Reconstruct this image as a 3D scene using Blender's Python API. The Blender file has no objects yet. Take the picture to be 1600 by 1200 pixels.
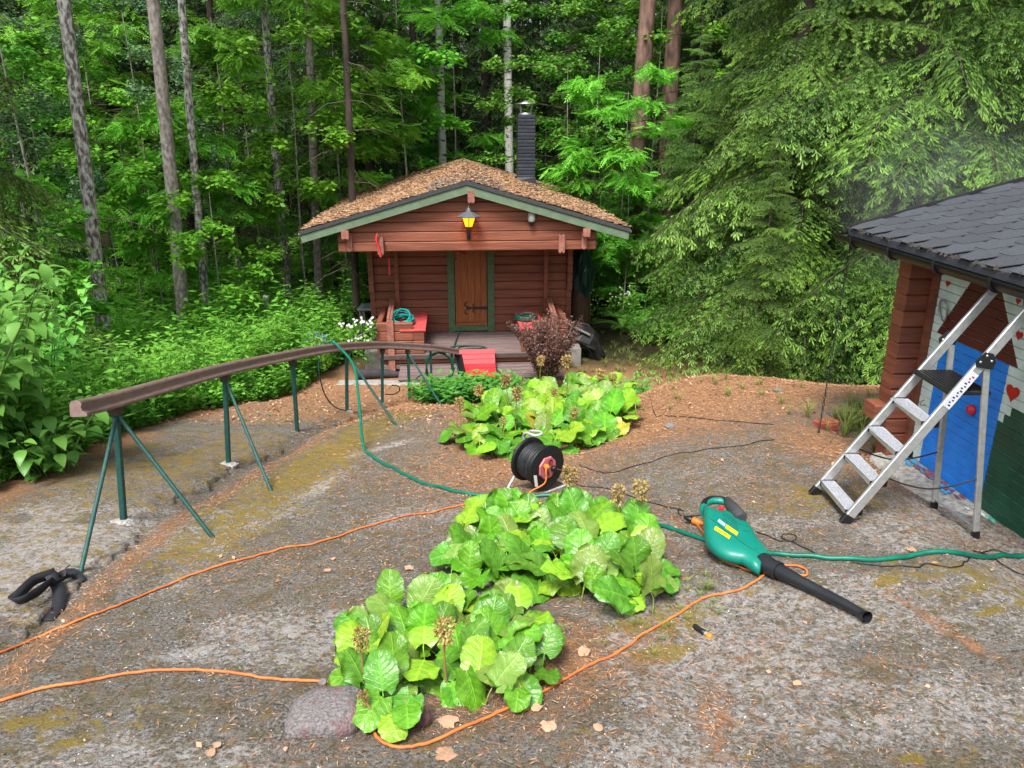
import bpy, math, random
import numpy as np
from mathutils import Vector, Matrix, noise as mnoise
PI = math.pi
R_ = math.radians
sc = bpy.context.scene
C = sc.collection
rng = np.random.default_rng(7)
random.seed(7)

# ------------------------------------------------------------ camera, sky, sun, exposure
FPX, TILT = 1202.0, R_(18.7)          # focal length in photo pixels, downward pitch
cam = bpy.data.cameras.new('camera'); cam.sensor_width = 36; cam.lens = FPX/1600*36
cam.clip_start = .05; cam.clip_end = 600
cam_o = bpy.data.objects.new('camera', cam); C.objects.link(cam_o)
cam_o.location = (0, 0, 0); cam_o.rotation_euler = (R_(90)-TILT, 0, 0)
sc.camera = cam_o
w = bpy.data.worlds.new('World'); sc.world = w; w.use_nodes = True
nt = w.node_tree; nt.nodes.clear()
sky = nt.nodes.new('ShaderNodeTexSky'); sky.sky_type = 'NISHITA'; sky.sun_disc = False
SUN_EL, SUN_AZ = R_(58), R_(200)
sky.sun_elevation = SUN_EL; sky.sun_rotation = SUN_AZ
sky.air_density = 1.0; sky.dust_density = 4.0; sky.ozone_density = 1.0
bg = nt.nodes.new('ShaderNodeBackground'); bg.inputs['Strength'].default_value = .13
wo = nt.nodes.new('ShaderNodeOutputWorld')
hs = nt.nodes.new('ShaderNodeHueSaturation'); hs.inputs['Saturation'].default_value = .35   # cloud-veiled sky
nt.links.new(sky.outputs[0], hs.inputs['Color']); nt.links.new(hs.outputs[0], bg.inputs[0]); nt.links.new(bg.outputs[0], wo.inputs[0])
sl = bpy.data.lights.new('sun', 'SUN'); sl.energy = 2.6; sl.angle = R_(18); sl.color = (1, .97, .92)
so = bpy.data.objects.new('sun', sl); C.objects.link(so)
sd = Vector((math.sin(SUN_AZ)*math.cos(SUN_EL), math.cos(SUN_AZ)*math.cos(SUN_EL), math.sin(SUN_EL)))
so.rotation_euler = sd.to_track_quat('Z', 'Y').to_euler()
sc.view_settings.view_transform = 'Standard'; sc.view_settings.look = 'None'
sc.view_settings.gamma = 1; sc.view_settings.use_curve_mapping = False
sc.view_settings.exposure = 1.03
sc.render.engine = 'CYCLES'
cy = sc.cycles
cy.max_bounces = 6; cy.diffuse_bounces = 3; cy.glossy_bounces = 2; cy.transmission_bounces = 3
cy.transparent_max_bounces = 6; cy.volume_bounces = 1; cy.caustics_reflective = False; cy.caustics_refractive = False
cy.use_denoising = True

# ------------------------------------------------------------ noise, terrain
def _hash(ix, iy, s):
    n = (ix.astype(np.int64)*374761393 + iy.astype(np.int64)*668265263 + s*974634777) & 0x7fffffff
    n = ((n ^ (n >> 13))*1274126177) & 0x7fffffff
    n = (n ^ (n >> 16)) & 0x7fffffff
    return n/float(0x7fffffff)
def vnoise(x, y, s=0):
    x = np.asarray(x, float); y = np.asarray(y, float)
    ix = np.floor(x); iy = np.floor(y); fx = x-ix; fy = y-iy
    fx = fx*fx*(3-2*fx); fy = fy*fy*(3-2*fy)
    a = _hash(ix, iy, s); b = _hash(ix+1, iy, s); c = _hash(ix, iy+1, s); d = _hash(ix+1, iy+1, s)
    return (a*(1-fx)+b*fx)*(1-fy)+(c*(1-fx)+d*fx)*fy
def fbm(x, y, s=0, o=4):
    r = 0; a = .5; t = 0
    for k in range(o):
        r = r+a*vnoise(np.asarray(x)*2**k, np.asarray(y)*2**k, s+k*17); t += a; a *= .5
    return r/t
def sm(a, b, x):
    t = np.clip((np.asarray(x, float)-a)/(b-a), 0, 1); return t*t*(3-2*t)
EY = np.array([-6, 2.0, 3.5, 4.49, 5.99, 7.29, 8.5, 9.4, 10.2, 30])
EX = np.array([-2.2, -2.2, -2.42, -2.5, -2.36, -2.13, -1.9, -1.62, -1.35, -1.3])
def slab_edge(y): return np.interp(y, EY, EX)
def H0(x, y):
    x = np.asarray(x, float); y = np.asarray(y, float)
    L = -(1.62+.19*y); Rr = -(1.84+.095*y)-(.12*sm(2.25, 2.8, x)+.05*sm(2.74, 2.92, x))*sm(7, 6, y)
    t = sm(0, 2.4, x); z = L*(1-t)+Rr*t
    wv = sm(8.9-1.5*sm(.4, 1.4, x), 11.3-.5*sm(.4, 1.4, x), y+.25*np.sin(x*2.1)*sm(0, 1, x)); z = z*(1-wv)-3.7*wv
    z = z-.12*np.clip(-4.3-x, 0, 6)
    z = np.where(y > 14, z+.006*(y-14), z)
    return z
def H(x, y):
    x = np.asarray(x, float); y = np.asarray(y, float)
    z = H0(x, y)
    near = 1-sm(10.3, 11.3, y)*(1-sm(2.6, 4, np.abs(x+.3)))      # flat under the cabin
    z = z+near*(.10*(fbm(x*.55, y*.55, 3)-.5)+.05*(fbm(x*2.3+5, y*2.3, 9)-.5)+.022*(fbm(x*9, y*9, 21, 3)-.5))
    e = x-slab_edge(y)
    z = z-.045*np.exp(-((e-.12)/.13)**2)*(y < 9.6)*(.5+fbm(y*2.3, x*0, 15))
    far = sm(13, 20, y)
    z = z+far*.5*(fbm(x*.12, y*.12, 40, 3)-.5)
    return z
def Hs(x, y): return float(H(x, y))

_ct, _st = math.cos(TILT), math.sin(TILT)
def ray(px, py):
    a = (px-800)/FPX; b = -(py-600)/FPX
    return np.array([a, _ct+b*_st, -_st+b*_ct])
def at(px, py, Y):
    r = ray(px, py); return Vector(r*Y/r[1])
def G(px, py, lift=0.0):                       # where the line of sight meets the ground
    r = ray(px, py); ts = np.arange(1.2, 40, .004)
    X = r[0]*ts; Y = r[1]*ts; Z = r[2]*ts
    k = np.argmax(Z < H(X, Y)+lift)
    return Vector((X[k], Y[k], Z[k]))

# ------------------------------------------------------------ materials
MATS = {}
def mat(name, col, col2=None, scale=8, rough=.7, bump=0, bscale=30, metal=0, spec=.4, detail=6, stretch=None, obj_rand=0, split=(.35, .65), coat=0):
    if name in MATS: return MATS[name]
    m = bpy.data.materials.new(name); m.use_nodes = True; n = m.node_tree; N = n.nodes; L = n.links
    b = N['Principled BSDF']; b.inputs['Roughness'].default_value = rough; b.inputs['Metallic'].default_value = metal
    b.inputs['Specular IOR Level'].default_value = spec; b.inputs['Coat Weight'].default_value = coat
    tc = N.new('ShaderNodeTexCoord'); src = tc.outputs['Object']
    if stretch:
        mp = N.new('ShaderNodeMapping'); mp.inputs['Scale'].default_value = stretch; L.new(src, mp.inputs[0]); src = mp.outputs[0]
    if obj_rand:
        oi = N.new('ShaderNodeObjectInfo'); ad = N.new('ShaderNodeVectorMath'); ad.operation = 'ADD'
        sv = N.new('ShaderNodeVectorMath'); sv.operation = 'SCALE'; cb = N.new('ShaderNodeCombineXYZ')
        for i in range(3): L.new(oi.outputs['Random'], cb.inputs[i])
        L.new(cb.outputs[0], sv.inputs[0]); sv.inputs['Scale'].default_value = 37
        L.new(src, ad.inputs[0]); L.new(sv.outputs[0], ad.inputs[1]); src = ad.outputs[0]
    if col2 is None: col2 = tuple(c*.75 for c in col)
    nz = N.new('ShaderNodeTexNoise'); nz.inputs['Scale'].default_value = scale; nz.inputs['Detail'].default_value = detail; L.new(src, nz.inputs['Vector'])
    cr = N.new('ShaderNodeValToRGB'); cr.color_ramp.elements[0].position = split[0]; cr.color_ramp.elements[1].position = split[1]
    cr.color_ramp.elements[0].color = (*col2, 1); cr.color_ramp.elements[1].color = (*col, 1)
    L.new(nz.outputs['Fac'], cr.inputs[0]); out = cr.outputs[0]
    if obj_rand:
        h = N.new('ShaderNodeHueSaturation'); mr = N.new('ShaderNodeMapRange'); mr.inputs['To Min'].default_value = 1-obj_rand; mr.inputs['To Max'].default_value = 1+obj_rand
        L.new(oi.outputs['Random'], mr.inputs['Value']); L.new(mr.outputs[0], h.inputs['Value']); L.new(out, h.inputs['Color']); out = h.outputs[0]
    L.new(out, b.inputs['Base Color'])
    if bump:
        nb = N.new('ShaderNodeTexNoise'); nb.inputs['Scale'].default_value = bscale; nb.inputs['Detail'].default_value = 5; L.new(src, nb.inputs['Vector'])
        bp = N.new('ShaderNodeBump'); bp.inputs['Strength'].default_value = bump; bp.inputs['Distance'].default_value = .02
        L.new(nb.outputs['Fac'], bp.inputs['Height']); L.new(bp.outputs[0], b.inputs['Normal'])
    MATS[name] = m; return m
def leafmat(name, dark, light, rough=.45, transl=.3, spec=.35, nscale=3.0, hue=.0, veins=False):
    """foliage: 'tint' (0..1 per vertex) runs from the old to the young leaf colour"""
    if name in MATS: return MATS[name]
    m = bpy.data.materials.new(name); m.use_nodes = True; n = m.node_tree; N = n.nodes; L = n.links
    b = N['Principled BSDF']; b.inputs['Roughness'].default_value = rough; b.inputs['Specular IOR Level'].default_value = spec
    a = N.new('ShaderNodeAttribute'); a.attribute_name = 'tint'
    tc = N.new('ShaderNodeTexCoord'); nz = N.new('ShaderNodeTexNoise'); nz.inputs['Scale'].default_value = nscale; nz.inputs['Detail'].default_value = 4
    L.new(tc.outputs['Object'], nz.inputs['Vector'])
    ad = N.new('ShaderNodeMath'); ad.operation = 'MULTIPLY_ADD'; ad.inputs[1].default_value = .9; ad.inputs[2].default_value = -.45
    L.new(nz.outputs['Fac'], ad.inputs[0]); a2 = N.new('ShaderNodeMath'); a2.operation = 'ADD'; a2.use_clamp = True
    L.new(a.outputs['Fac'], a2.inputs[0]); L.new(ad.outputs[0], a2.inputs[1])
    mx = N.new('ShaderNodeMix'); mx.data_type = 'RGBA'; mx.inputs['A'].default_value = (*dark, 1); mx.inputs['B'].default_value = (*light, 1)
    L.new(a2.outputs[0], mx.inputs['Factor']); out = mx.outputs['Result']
    oi = N.new('ShaderNodeObjectInfo'); h = N.new('ShaderNodeHueSaturation'); mr = N.new('ShaderNodeMapRange'); mr.inputs['To Min'].default_value = .8; mr.inputs['To Max'].default_value = 1.15
    L.new(oi.outputs['Random'], mr.inputs['Value']); L.new(mr.outputs[0], h.inputs['Value']); L.new(out, h.inputs['Color'])
    mr2 = N.new('ShaderNodeMapRange'); mr2.inputs['To Min'].default_value = .5-hue; mr2.inputs['To Max'].default_value = .5+hue
    L.new(oi.outputs['Random'], mr2.inputs['Value']); L.new(mr2.outputs[0], h.inputs['Hue'])
    out = h.outputs[0]
    L.new(out, b.inputs['Base Color'])
    if transl:
        t = N.new('ShaderNodeBsdfTranslucent'); ms = N.new('ShaderNodeMixShader'); ms.inputs[0].default_value = transl
        L.new(out, t.inputs[0]); L.new(b.outputs[0], ms.inputs[1]); L.new(t.outputs[0], ms.inputs[2]); L.new(ms.outputs[0], N['Material Output'].inputs[0])
    MATS[name] = m; return m

# ------------------------------------------------------------ objects
def tag(o, label=None, cat=None, group=None, kind=None):
    if label: o['label'] = label
    if cat: o['category'] = cat
    if group: o['group'] = group
    if kind: o['kind'] = kind
    return o
def thing(name, label, cat, loc=(0, 0, 0), rz=0, group=None):
    o = bpy.data.objects.new(name, None); C.objects.link(o); o.location = loc; o.rotation_euler = (0, 0, rz)
    o.empty_display_size = .1
    return tag(o, label, cat, group)
def wmat(o):
    m = Matrix.Identity(4)
    while o is not None:
        m = Matrix.LocRotScale(o.location, o.rotation_euler, o.scale) @ m; o = o.parent
    return m
def link(name, me, parent=None, kind=None):
    o = bpy.data.objects.new(name, me); C.objects.link(o)
    if parent: o.parent = parent
    if kind: o['kind'] = kind
    return o
def arrmesh(name, V, F, mats, tint=None, smooth=True, midx=None):
    """V (n,3), F (m,k) numpy -> mesh"""
    me = bpy.data.meshes.new(name); V = np.asarray(V, np.float32); F = np.asarray(F, np.int32)
    m, k = F.shape
    me.vertices.add(len(V)); me.vertices.foreach_set('co', V.ravel())
    me.loops.add(m*k); me.loops.foreach_set('vertex_index', F.ravel())
    me.polygons.add(m); me.polygons.foreach_set('loop_start', np.arange(m, dtype=np.int32)*k)
    me.polygons.foreach_set('loop_total', np.full(m, k, np.int32))
    if smooth: me.polygons.foreach_set('use_smooth', np.ones(m, bool))
    if midx is not None: me.polygons.foreach_set('material_index', np.asarray(midx, np.int32))
    if tint is not None:
        at_ = me.attributes.new('tint', 'FLOAT', 'POINT'); at_.data.foreach_set('value', np.asarray(tint, np.float32))
    for mm in (mats if isinstance(mats, (list, tuple)) else [mats]): me.materials.append(mm)
    me.update(calc_edges=True); return me
def catmull(P, n=8):
    P = [Vector(p) for p in P]
    if len(P) < 3: return P
    Q = [P[0]*2-P[1]]+P+[P[-1]*2-P[-2]]; out = []
    for i in range(1, len(Q)-2):
        a, b, c, d = Q[i-1:i+3]
        for k in range(n):
            t = k/n
            out.append(.5*((2*b)+(c-a)*t+(2*a-5*b+4*c-d)*t*t+(3*b-a-3*c+d)*t**3))
    out.append(P[-1]); return out
class MB:
    """collects shapes in one mesh"""
    def __init__(s): s.v = []; s.f = []; s.m = []; s.k = 0; s.sm = []
    def mi(s, i): s.k = i; return s
    def add(s, V, F, smooth=False):
        b = len(s.v); s.v += [Vector(p) for p in V]; s.f += [tuple(i+b for i in f) for f in F]
        s.m += [s.k]*len(F); s.sm += [smooth]*len(F); return s
    def box(s, lo, hi, M=None, bev=0):
        (x0, y0, z0), (x1, y1, z1) = lo, hi
        if bev:
            e = bev; V = []
            for z, q in ((z0, e), (z0+e, 0), (z1-e, 0), (z1, e)):
                V += [(x0+q, y0+q, z), (x1-q, y0+q, z), (x1-q, y1-q, z), (x0+q, y1-q, z)]
            F = [(3, 2, 1, 0), (12, 13, 14, 15)]
            for k in range(3):
                for i in range(4):
                    j = (i+1) % 4; F.append((k*4+i, k*4+j, k*4+4+j, k*4+4+i))
        else:
            V = [(x0, y0, z0), (x1, y0, z0), (x1, y1, z0), (x0, y1, z0), (x0, y0, z1), (x1, y0, z1), (x1, y1, z1), (x0, y1, z1)]
            F = [(3, 2, 1, 0), (4, 5, 6, 7), (0, 1, 5, 4), (1, 2, 6, 5), (2, 3, 7, 6), (3, 0, 4, 7)]
        if M is not None: V = [M @ Vector(p) for p in V]
        return s.add(V, F)
    def beam(s, a, b, wd, ht, up=(0, 0, 1), bev=0):
        a = Vector(a); b = Vector(b); d = b-a; L = d.length; d.normalize(); u = Vector(up)
        x = d.cross(u)
        if x.length < 1e-4: x = d.cross(Vector((0, 1, 0)))
        x.normalize(); u = x.cross(d)
        M = Matrix(((d.x, x.x, u.x, a.x), (d.y, x.y, u.y, a.y), (d.z, x.z, u.z, a.z), (0, 0, 0, 1)))
        return s.box((0, -wd/2, -ht/2), (L, wd/2, ht/2), M, bev)
    def tube(s, P, r, n=8, cap=True, smooth=True, flat=1.0):
        P = [Vector(p) for p in P]; V = []; F = []; m = len(P)
        rr = r if hasattr(r, '__len__') else [r]*m
        t0 = (P[1]-P[0]).normalized(); u = t0.orthogonal().normalized()
        if abs(t0.z) < .9: u = (Vector((0, 0, 1))-t0*t0.z).normalized()
        for i in range(m):
            t = (P[min(i+1, m-1)]-P[max(i-1, 0)]).normalized()
            u = (u-t*u.dot(t)).normalized(); w_ = t.cross(u)
            for k in range(n):
                a = 2*PI*k/n; V.append(P[i]+(u*math.cos(a)*flat+w_*math.sin(a))*rr[i])
        for i in range(m-1):
            for k in range(n):
                j = (k+1) % n; F.append((i*n+k, i*n+j, (i+1)*n+j, (i+1)*n+k))
        s.add(V, F, smooth)
        if cap: s.add(V[:n], [tuple(range(n))[::-1]]); s.add(V[-n:], [tuple(range(n))])
        return s
    def lathe(s, prof, n=16, M=None, smooth=True, cap=True):
        V = []; F = []; m = len(prof)
        for r, z in prof:
            for k in range(n):
                a = 2*PI*k/n; V.append(Vector((r*math.cos(a), r*math.sin(a), z)))
        if M is not None: V = [M @ p for p in V]
        for i in range(m-1):
            for k in range(n):
                j = (k+1) % n; F.append((i*n+k, i*n+j, (i+1)*n+j, (i+1)*n+k))
        s.add(V, F, smooth)
        if cap:
            if prof[0][0] > 1e-5: s.add(V[:n], [tuple(range(n))[::-1]])
            if prof[-1][0] > 1e-5: s.add(V[-n:], [tuple(range(n))])
        return s
    def prism(s, poly, a, b, M=None):
        """poly: (x,z) outline extruded in y from a to b"""
        n = len(poly); V = [(x, a, z) for x, z in poly]+[(x, b, z) for x, z in poly]
        F = [tuple(range(n)), tuple(range(2*n-1, n-1, -1))]+[((i+1) % n, i, i+n, (i+1) % n+n) for i in range(n)]
        if M is not None: V = [M @ Vector(p) for p in V]
        return s.add(V, F)
    def loft(s, rings, cap=True, smooth=True):
        n = len(rings[0]); V = [p for r in rings for p in r]; F = []
        for i in range(len(rings)-1):
            for k in range(n):
                j = (k+1) % n; F.append((i*n+k, i*n+j, (i+1)*n+j, (i+1)*n+k))
        s.add(V, F, smooth)
        if cap: s.add(rings[0], [tuple(range(n))[::-1]]); s.add(rings[-1], [tuple(range(n))])
        return s
    def mesh(s, name, mats, M=None):
        me = bpy.data.meshes.new(name)
        me.from_pydata([tuple(M @ p) if M else tuple(p) for p in s.v], [], s.f)
        for mm in (mats if isinstance(mats, (list, tuple)) else [mats]): me.materials.append(mm)
        me.polygons.foreach_set('material_index', s.m); me.polygons.foreach_set('use_smooth', s.sm); me.update(); return me
    def build(s, name, mats, parent=None, local=False, kind=None):
        M = None if (local or parent is None) else wmat(parent).inverted()
        return link(name, s.mesh(name, mats, M), parent, kind)
def copy_tree(o, parent=None):
    c = o.copy(); C.objects.link(c); c.parent = parent
    for ch in list(o.children): copy_tree(ch, c)
    return c

# ------------------------------------------------------------ the ground
def ground_material():
    m = bpy.data.materials.new('bedrock with needles and moss'); m.use_nodes = True; n = m.node_tree; N = n.nodes; L = n.links
    b = N['Principled BSDF']; b.inputs['Roughness'].default_value = .9; b.inputs['Specular IOR Level'].default_value = .2
    tc = N.new('ShaderNodeTexCoord')
    def noise(scale, detail=6, rough=.6, dist=0, off=0):
        mp = N.new('ShaderNodeMapping'); mp.inputs['Location'].default_value = (off, off*.7, 0); L.new(tc.outputs['Object'], mp.inputs[0])
        q = N.new('ShaderNodeTexNoise'); q.inputs['Scale'].default_value = scale; q.inputs['Detail'].default_value = detail
        q.inputs['Roughness'].default_value = rough; q.inputs['Distortion'].default_value = dist; L.new(mp.outputs[0], q.inputs['Vector']); return q.outputs['Fac']
    def ramp(f, a, bb, ca, cb):
        r = N.new('ShaderNodeValToRGB'); e = r.color_ramp.elements; e[0].position = a; e[1].position = bb; e[0].color = (*ca, 1); e[1].color = (*cb, 1); L.new(f, r.inputs[0]); return r.outputs[0]
    def math_(op, x, y, clamp=False):
        q = N.new('ShaderNodeMath'); q.operation = op; q.use_clamp = clamp
        for i, v in enumerate((x, y)):
            if isinstance(v, (int, float)): q.inputs[i].default_value = v
            else: L.new(v, q.inputs[i])
        return q.outputs[0]
    def mix(f, a, bb):
        q = N.new('ShaderNodeMix'); q.data_type = 'RGBA'
        if isinstance(f, (int, float)): q.inputs['Factor'].default_value = f
        else: L.new(f, q.inputs['Factor'])
        for k, v in (('A', a), ('B', bb)):
            if isinstance(v, tuple): q.inputs[k].default_value = (*v, 1)
            else: L.new(v, q.inputs[k])
        return q.outputs['Result']
    def attr(nm):
        q = N.new('ShaderNodeAttribute'); q.attribute_name = nm; return q.outputs['Fac']
    def mask(at_, nz, w_=.16):         # attribute 0..1 against noise -> crisp mask
        nz = math_('ADD', math_('MULTIPLY', nz, 1.9), -.45); d = math_('SUBTRACT', math_('ADD', at_, nz), 1.0-w_/2)
        return math_('DIVIDE', d, w_, True)
    fine = noise(70, 5, .8); mid = noise(17, 8, .78, .5, 3); big = noise(2.6, 5, .6, 0, 9); vf = noise(230, 2, .6, 0, 4)
    rock = mix(ramp(fine, .42, .60, (0, 0, 0), (1, 1, 1)), (.028, .025, .023), (.34, .322, .30))
    rock = mix(ramp(mid, .42, .62, (0, 0, 0), (1, 1, 1)), rock, mix(ramp(vf, .35, .6, (0, 0, 0), (1, 1, 1)), (.042, .036, .030), (.27, .24, .205)))
    rock = mix(math_('MULTIPLY', ramp(noise(7, 7, .7, .6, 15), .47, .6, (0, 0, 0), (1, 1, 1)), .65), rock, mix(fine, (.04, .032, .012), (.19, .145, .055)))   # olive film
    # pale crust lichen
    lic = mask(attr('lichen'), noise(30, 7, .8, .6, 21), .16)
    rock = mix(math_('MULTIPLY', lic, .85), rock, mix(fine, (.17, .16, .155), (.64, .61, .585)))
    # moss
    mo = mask(attr('moss'), noise(12, 6, .7, .3, 33), .22)
    rock = mix(math_('MULTIPLY', mo, .85), rock, mix(noise(120, 3, .7, 0, 5), (.075, .055, .012), (.40, .29, .045)))
    # needle and leaf litter
    nee = N.new('ShaderNodeTexNoise'); 
    li = mask(attr('litter'), noise(15, 8, .8, .8, 50), .28)
    lcol = mix(ramp(noise(85, 5, .85, 1.2, 60), .36, .64, (0, 0, 0), (1, 1, 1)), (.085, .036, .018), (.58, .31, .155))
    rock = mix(math_('MULTIPLY', li, .92), rock, lcol)
    # forest soil
    fo = attr('soil')
    rock = mix(fo, rock, mix(noise(14, 5, .7, 0, 70), (.018, .014, .008), (.05, .05, .015)))
    L.new(rock, b.inputs['Base Color'])
    hsum = math_('ADD', math_('MULTIPLY', fine, .8), math_('ADD', math_('MULTIPLY', mid, 1.3), math_('MULTIPLY', li, .25)))
    bp = N.new('ShaderNodeBump'); bp.inputs['Strength'].default_value = .9; bp.inputs['Distance'].default_value = .02
    L.new(hsum, bp.inputs['Height']); L.new(bp.outputs[0], b.inputs['Normal'])
    N.remove(nee)
    return m
GM = ground_material()
def blob(x, y, cx, cy, rx, ry=None, a=0):
    ry = ry or rx; c_, s_ = math.cos(a), math.sin(a); dx = x-cx; dy = y-cy
    return np.exp(-(((dx*c_+dy*s_)/rx)**2+((-dx*s_+dy*c_)/ry)**2))
def fields(x, y):
    e = x-slab_edge(y)
    big = fbm(x*.9, y*.9, 55, 4)
    litter = .31+.46*sm(4.7, 6.8, y-.35*x+.8*(big-.5))*sm(-1.2, .2, x)+.18*(big-.5)       # right of centre, far
    litter = np.maximum(litter, .72*sm(7.6, 9.2, y))                          # strip before the cabin
    litter = np.maximum(litter, .55*np.exp(-((e-.26)/.17)**2))                # needles caught by the slab edge
    litter = np.maximum(litter, .60*blob(x, y, .05, 2.6, .95, .55, .6))         # around the front plants
    litter = np.maximum(litter, .55*blob(x, y, .3, 3.9, 1.0, 1.2))
    litter = np.maximum(litter, .62*blob(x, y, -.2, 1.75, .8, .25))
    litter = np.maximum(litter, .56*blob(x, y, 1.9, 2.9, .07, .6, .25))
    litter = np.maximum(litter, .56*blob(x, y, .75, 2.3, .12, .45, -.3))
    litter = np.maximum(litter, .72*sm(3.4, 3.0, 3.2+0*x)*0)
    litter = np.maximum(litter, .66*sm(-3.3, -3.9, x)*sm(3.5, 6.0, y))
    litter = np.maximum(litter, .7*blob(x, y, 2.55, 5.6, .7, 1.2))
    moss = .24+.42*np.exp(-((e-.62)/.33)**2)*sm(3.2, 4.2, y)*(.5+big)
    moss = np.maximum(moss, .52*blob(x, y, 2.4, 3.3, .7, .45))
    for px_, py_, rx, ry, am in ((1383, 908, .10, .05, .95), (1545, 955, .11, .05, .85), (1520, 920, .15, .05, .7), (1395, 878, .10, .05, .6), (1260, 1010, .06, .03, .62), (1030, 1020, .22, .10, .8), (1425, 1185, .10, .05, .75), (110, 1165, .16, .07, .62), (985, 975, .2, .1, .65), (1170, 925, .12, .06, .5)):
        g_ = G(px_, py_); moss = np.maximum(moss, am*blob(x, y, g_.x, g_.y, rx, ry, .4))
    moss = np.maximum(moss, .6*blob(x, y, .78, 3.05, .3, .2, .6)); moss = np.maximum(moss, .52*blob(x, y, 2.0, 4.4, .8, .5))
    moss = np.maximum(moss, .45*blob(x, y, -1.6, 2.2, .6, .3)); moss = np.maximum(moss, .45*blob(x, y, 1.2, 6.8, 1.2, .6))
    lich = .24+.26*sm(.42, .7, fbm(x*1.7, y*1.7, 71, 3))*sm(6.5, 4, y)
    lich = np.maximum(lich, .62*blob(x, y, -1.5, 5.4, .9, .16, -.55-1.57+.4))
    lich = np.maximum(lich, .66*blob(x, y, -1.0, 2.95, .14, .12)); lich = np.maximum(lich, .62*blob(x, y, -1.35, 2.75, .3, .1, .5))
    lich = np.maximum(lich, .58*blob(x, y, -.62, 2.25, .12, .05)); lich = np.maximum(lich, .60*blob(x, y, -1.25, 6.6, .9, .12, .9))
    soil = np.maximum(sm(11.0, 12.4, y), np.maximum(sm(-4.1, -4.9, x)*sm(2.6, 4.0, y), sm(3.6, 4.6, x)*sm(6.0, 7.0, y)))
    return litter, moss, lich, soil
def make_ground():
    xs = np.concatenate([np.linspace(-90, -14, 26)[:-1], np.linspace(-14, -4.6, 60)[:-1], np.linspace(-4.6, 4.4, 330)[:-1], np.linspace(4.4, 14, 60)[:-1], np.linspace(14, 90, 26)])
    ys = np.concatenate([np.linspace(-30, 1.3, 40)[:-1], np.linspace(1.3, 4.2, 140)[:-1], np.linspace(4.2, 12.6, 260)[:-1], np.linspace(12.6, 30, 70)[:-1], np.linspace(30, 120, 30)])
    X, Y = np.meshgrid(xs, ys); nx, ny = len(xs), len(ys)
    x = X.ravel(); y = Y.ravel(); z = H(x, y)
    i = np.arange(nx*ny).reshape(ny, nx)
    F = np.stack([i[:-1, :-1].ravel(), i[:-1, 1:].ravel(), i[1:, 1:].ravel(), i[1:, :-1].ravel()], 1)
    me = arrmesh('ground', np.stack([x, y, z], 1), F, GM)
    for nm, v in zip(('litter', 'moss', 'lichen', 'soil'), fields(x, y)):
        a = me.attributes.new(nm, 'FLOAT', 'POINT'); a.data.foreach_set('value', v.astype(np.float32))
    o = link('ground', me); tag(o, 'bare grey bedrock sloping down to the cabin, with needles and moss', None, None, 'structure')
make_ground()
# the poured concrete path left of the railing, stepping down post by post
def slab_top(x, y):
    st = np.interp(y, [2.0, 4.40, 4.46, 5.92, 5.98, 7.2, 7.26, 8.4, 8.46, 9.6], [-.01, .012, .0, .045, .0, .045, .0, .045, .0, .02])
    return H0(x, y)+st+.03*(fbm(x*1.3, y*1.3, 31)-.5)+.012*(fbm(x*8, y*8, 35)-.5)
def make_slab():
    ys = np.linspace(2.2, 9.4, 300); u = np.linspace(0, 1, 70)
    U, Y = np.meshgrid(u, ys)
    x1 = slab_edge(Y)+.05+.22*(fbm(Y*2.2, Y*0, 5)-.5)+.10*(fbm(Y*13, Y*0, 8, 3)-.5); x0 = -4.15-.35*sm(5.5, 3, Y)*4-.1*fbm(Y*2, Y*0, 12)
    X = x0*(1-U)+x1*U; Z = slab_top(X, Y)
    edge = sm(.93, 1.0, U); Z = Z-edge*(.0+.09*fbm(X*9, Y*9, 3))+.018*(fbm(X*24, Y*24, 13, 3)-.5)
    V = np.stack([X.ravel(), Y.ravel(), Z.ravel()], 1); ny, nx = X.shape
    i = np.arange(nx*ny).reshape(ny, nx); F = np.stack([i[:-1, :-1].ravel(), i[:-1, 1:].ravel(), i[1:, 1:].ravel(), i[1:, :-1].ravel()], 1)
    rim = np.concatenate([i[0, :], i[1:, -1], i[-1, :-1][::-1], i[1:-1, 0][::-1]]); k = len(V)
    V2 = V[rim].copy(); V2[:, 2] = H0(V2[:, 0], V2[:, 1])-.25; n = len(rim)
    j = np.arange(n); F2 = np.stack([rim, k+j, k+(j+1) % n, rim[(j+1) % n]], 1)
    V = np.concatenate([V, V2]); F = np.concatenate([F, F2])
    me = arrmesh('concrete_path', V, F, GM)
    x, y = V[:, 0], V[:, 1]; b = fbm(x*2.2, y*2.2, 90, 4)
    vals = (.33+.3*sm(7.0, 8.6, y)+.45*sm(-3.3, -3.9, x), .36+.2*blob(x, y, -3.1, 6.1, .7, .7)+.12*(b-.5), .23+.16*sm(.4, .6, b)+.20*sm(5.6, 4.4, y)-.25*blob(x, y, -3.1, 6.1, 1.0, 1.1), 0*x)
    for nm, v in zip(('litter', 'moss', 'lichen', 'soil'), vals):
        a = me.attributes.new(nm, 'FLOAT', 'POINT'); a.data.foreach_set('value', np.asarray(v, np.float32))
    o = link('concrete_path', me); tag(o, 'old crusted concrete path stepping down left of the handrail', None, None, 'structure')
make_slab()
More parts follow.
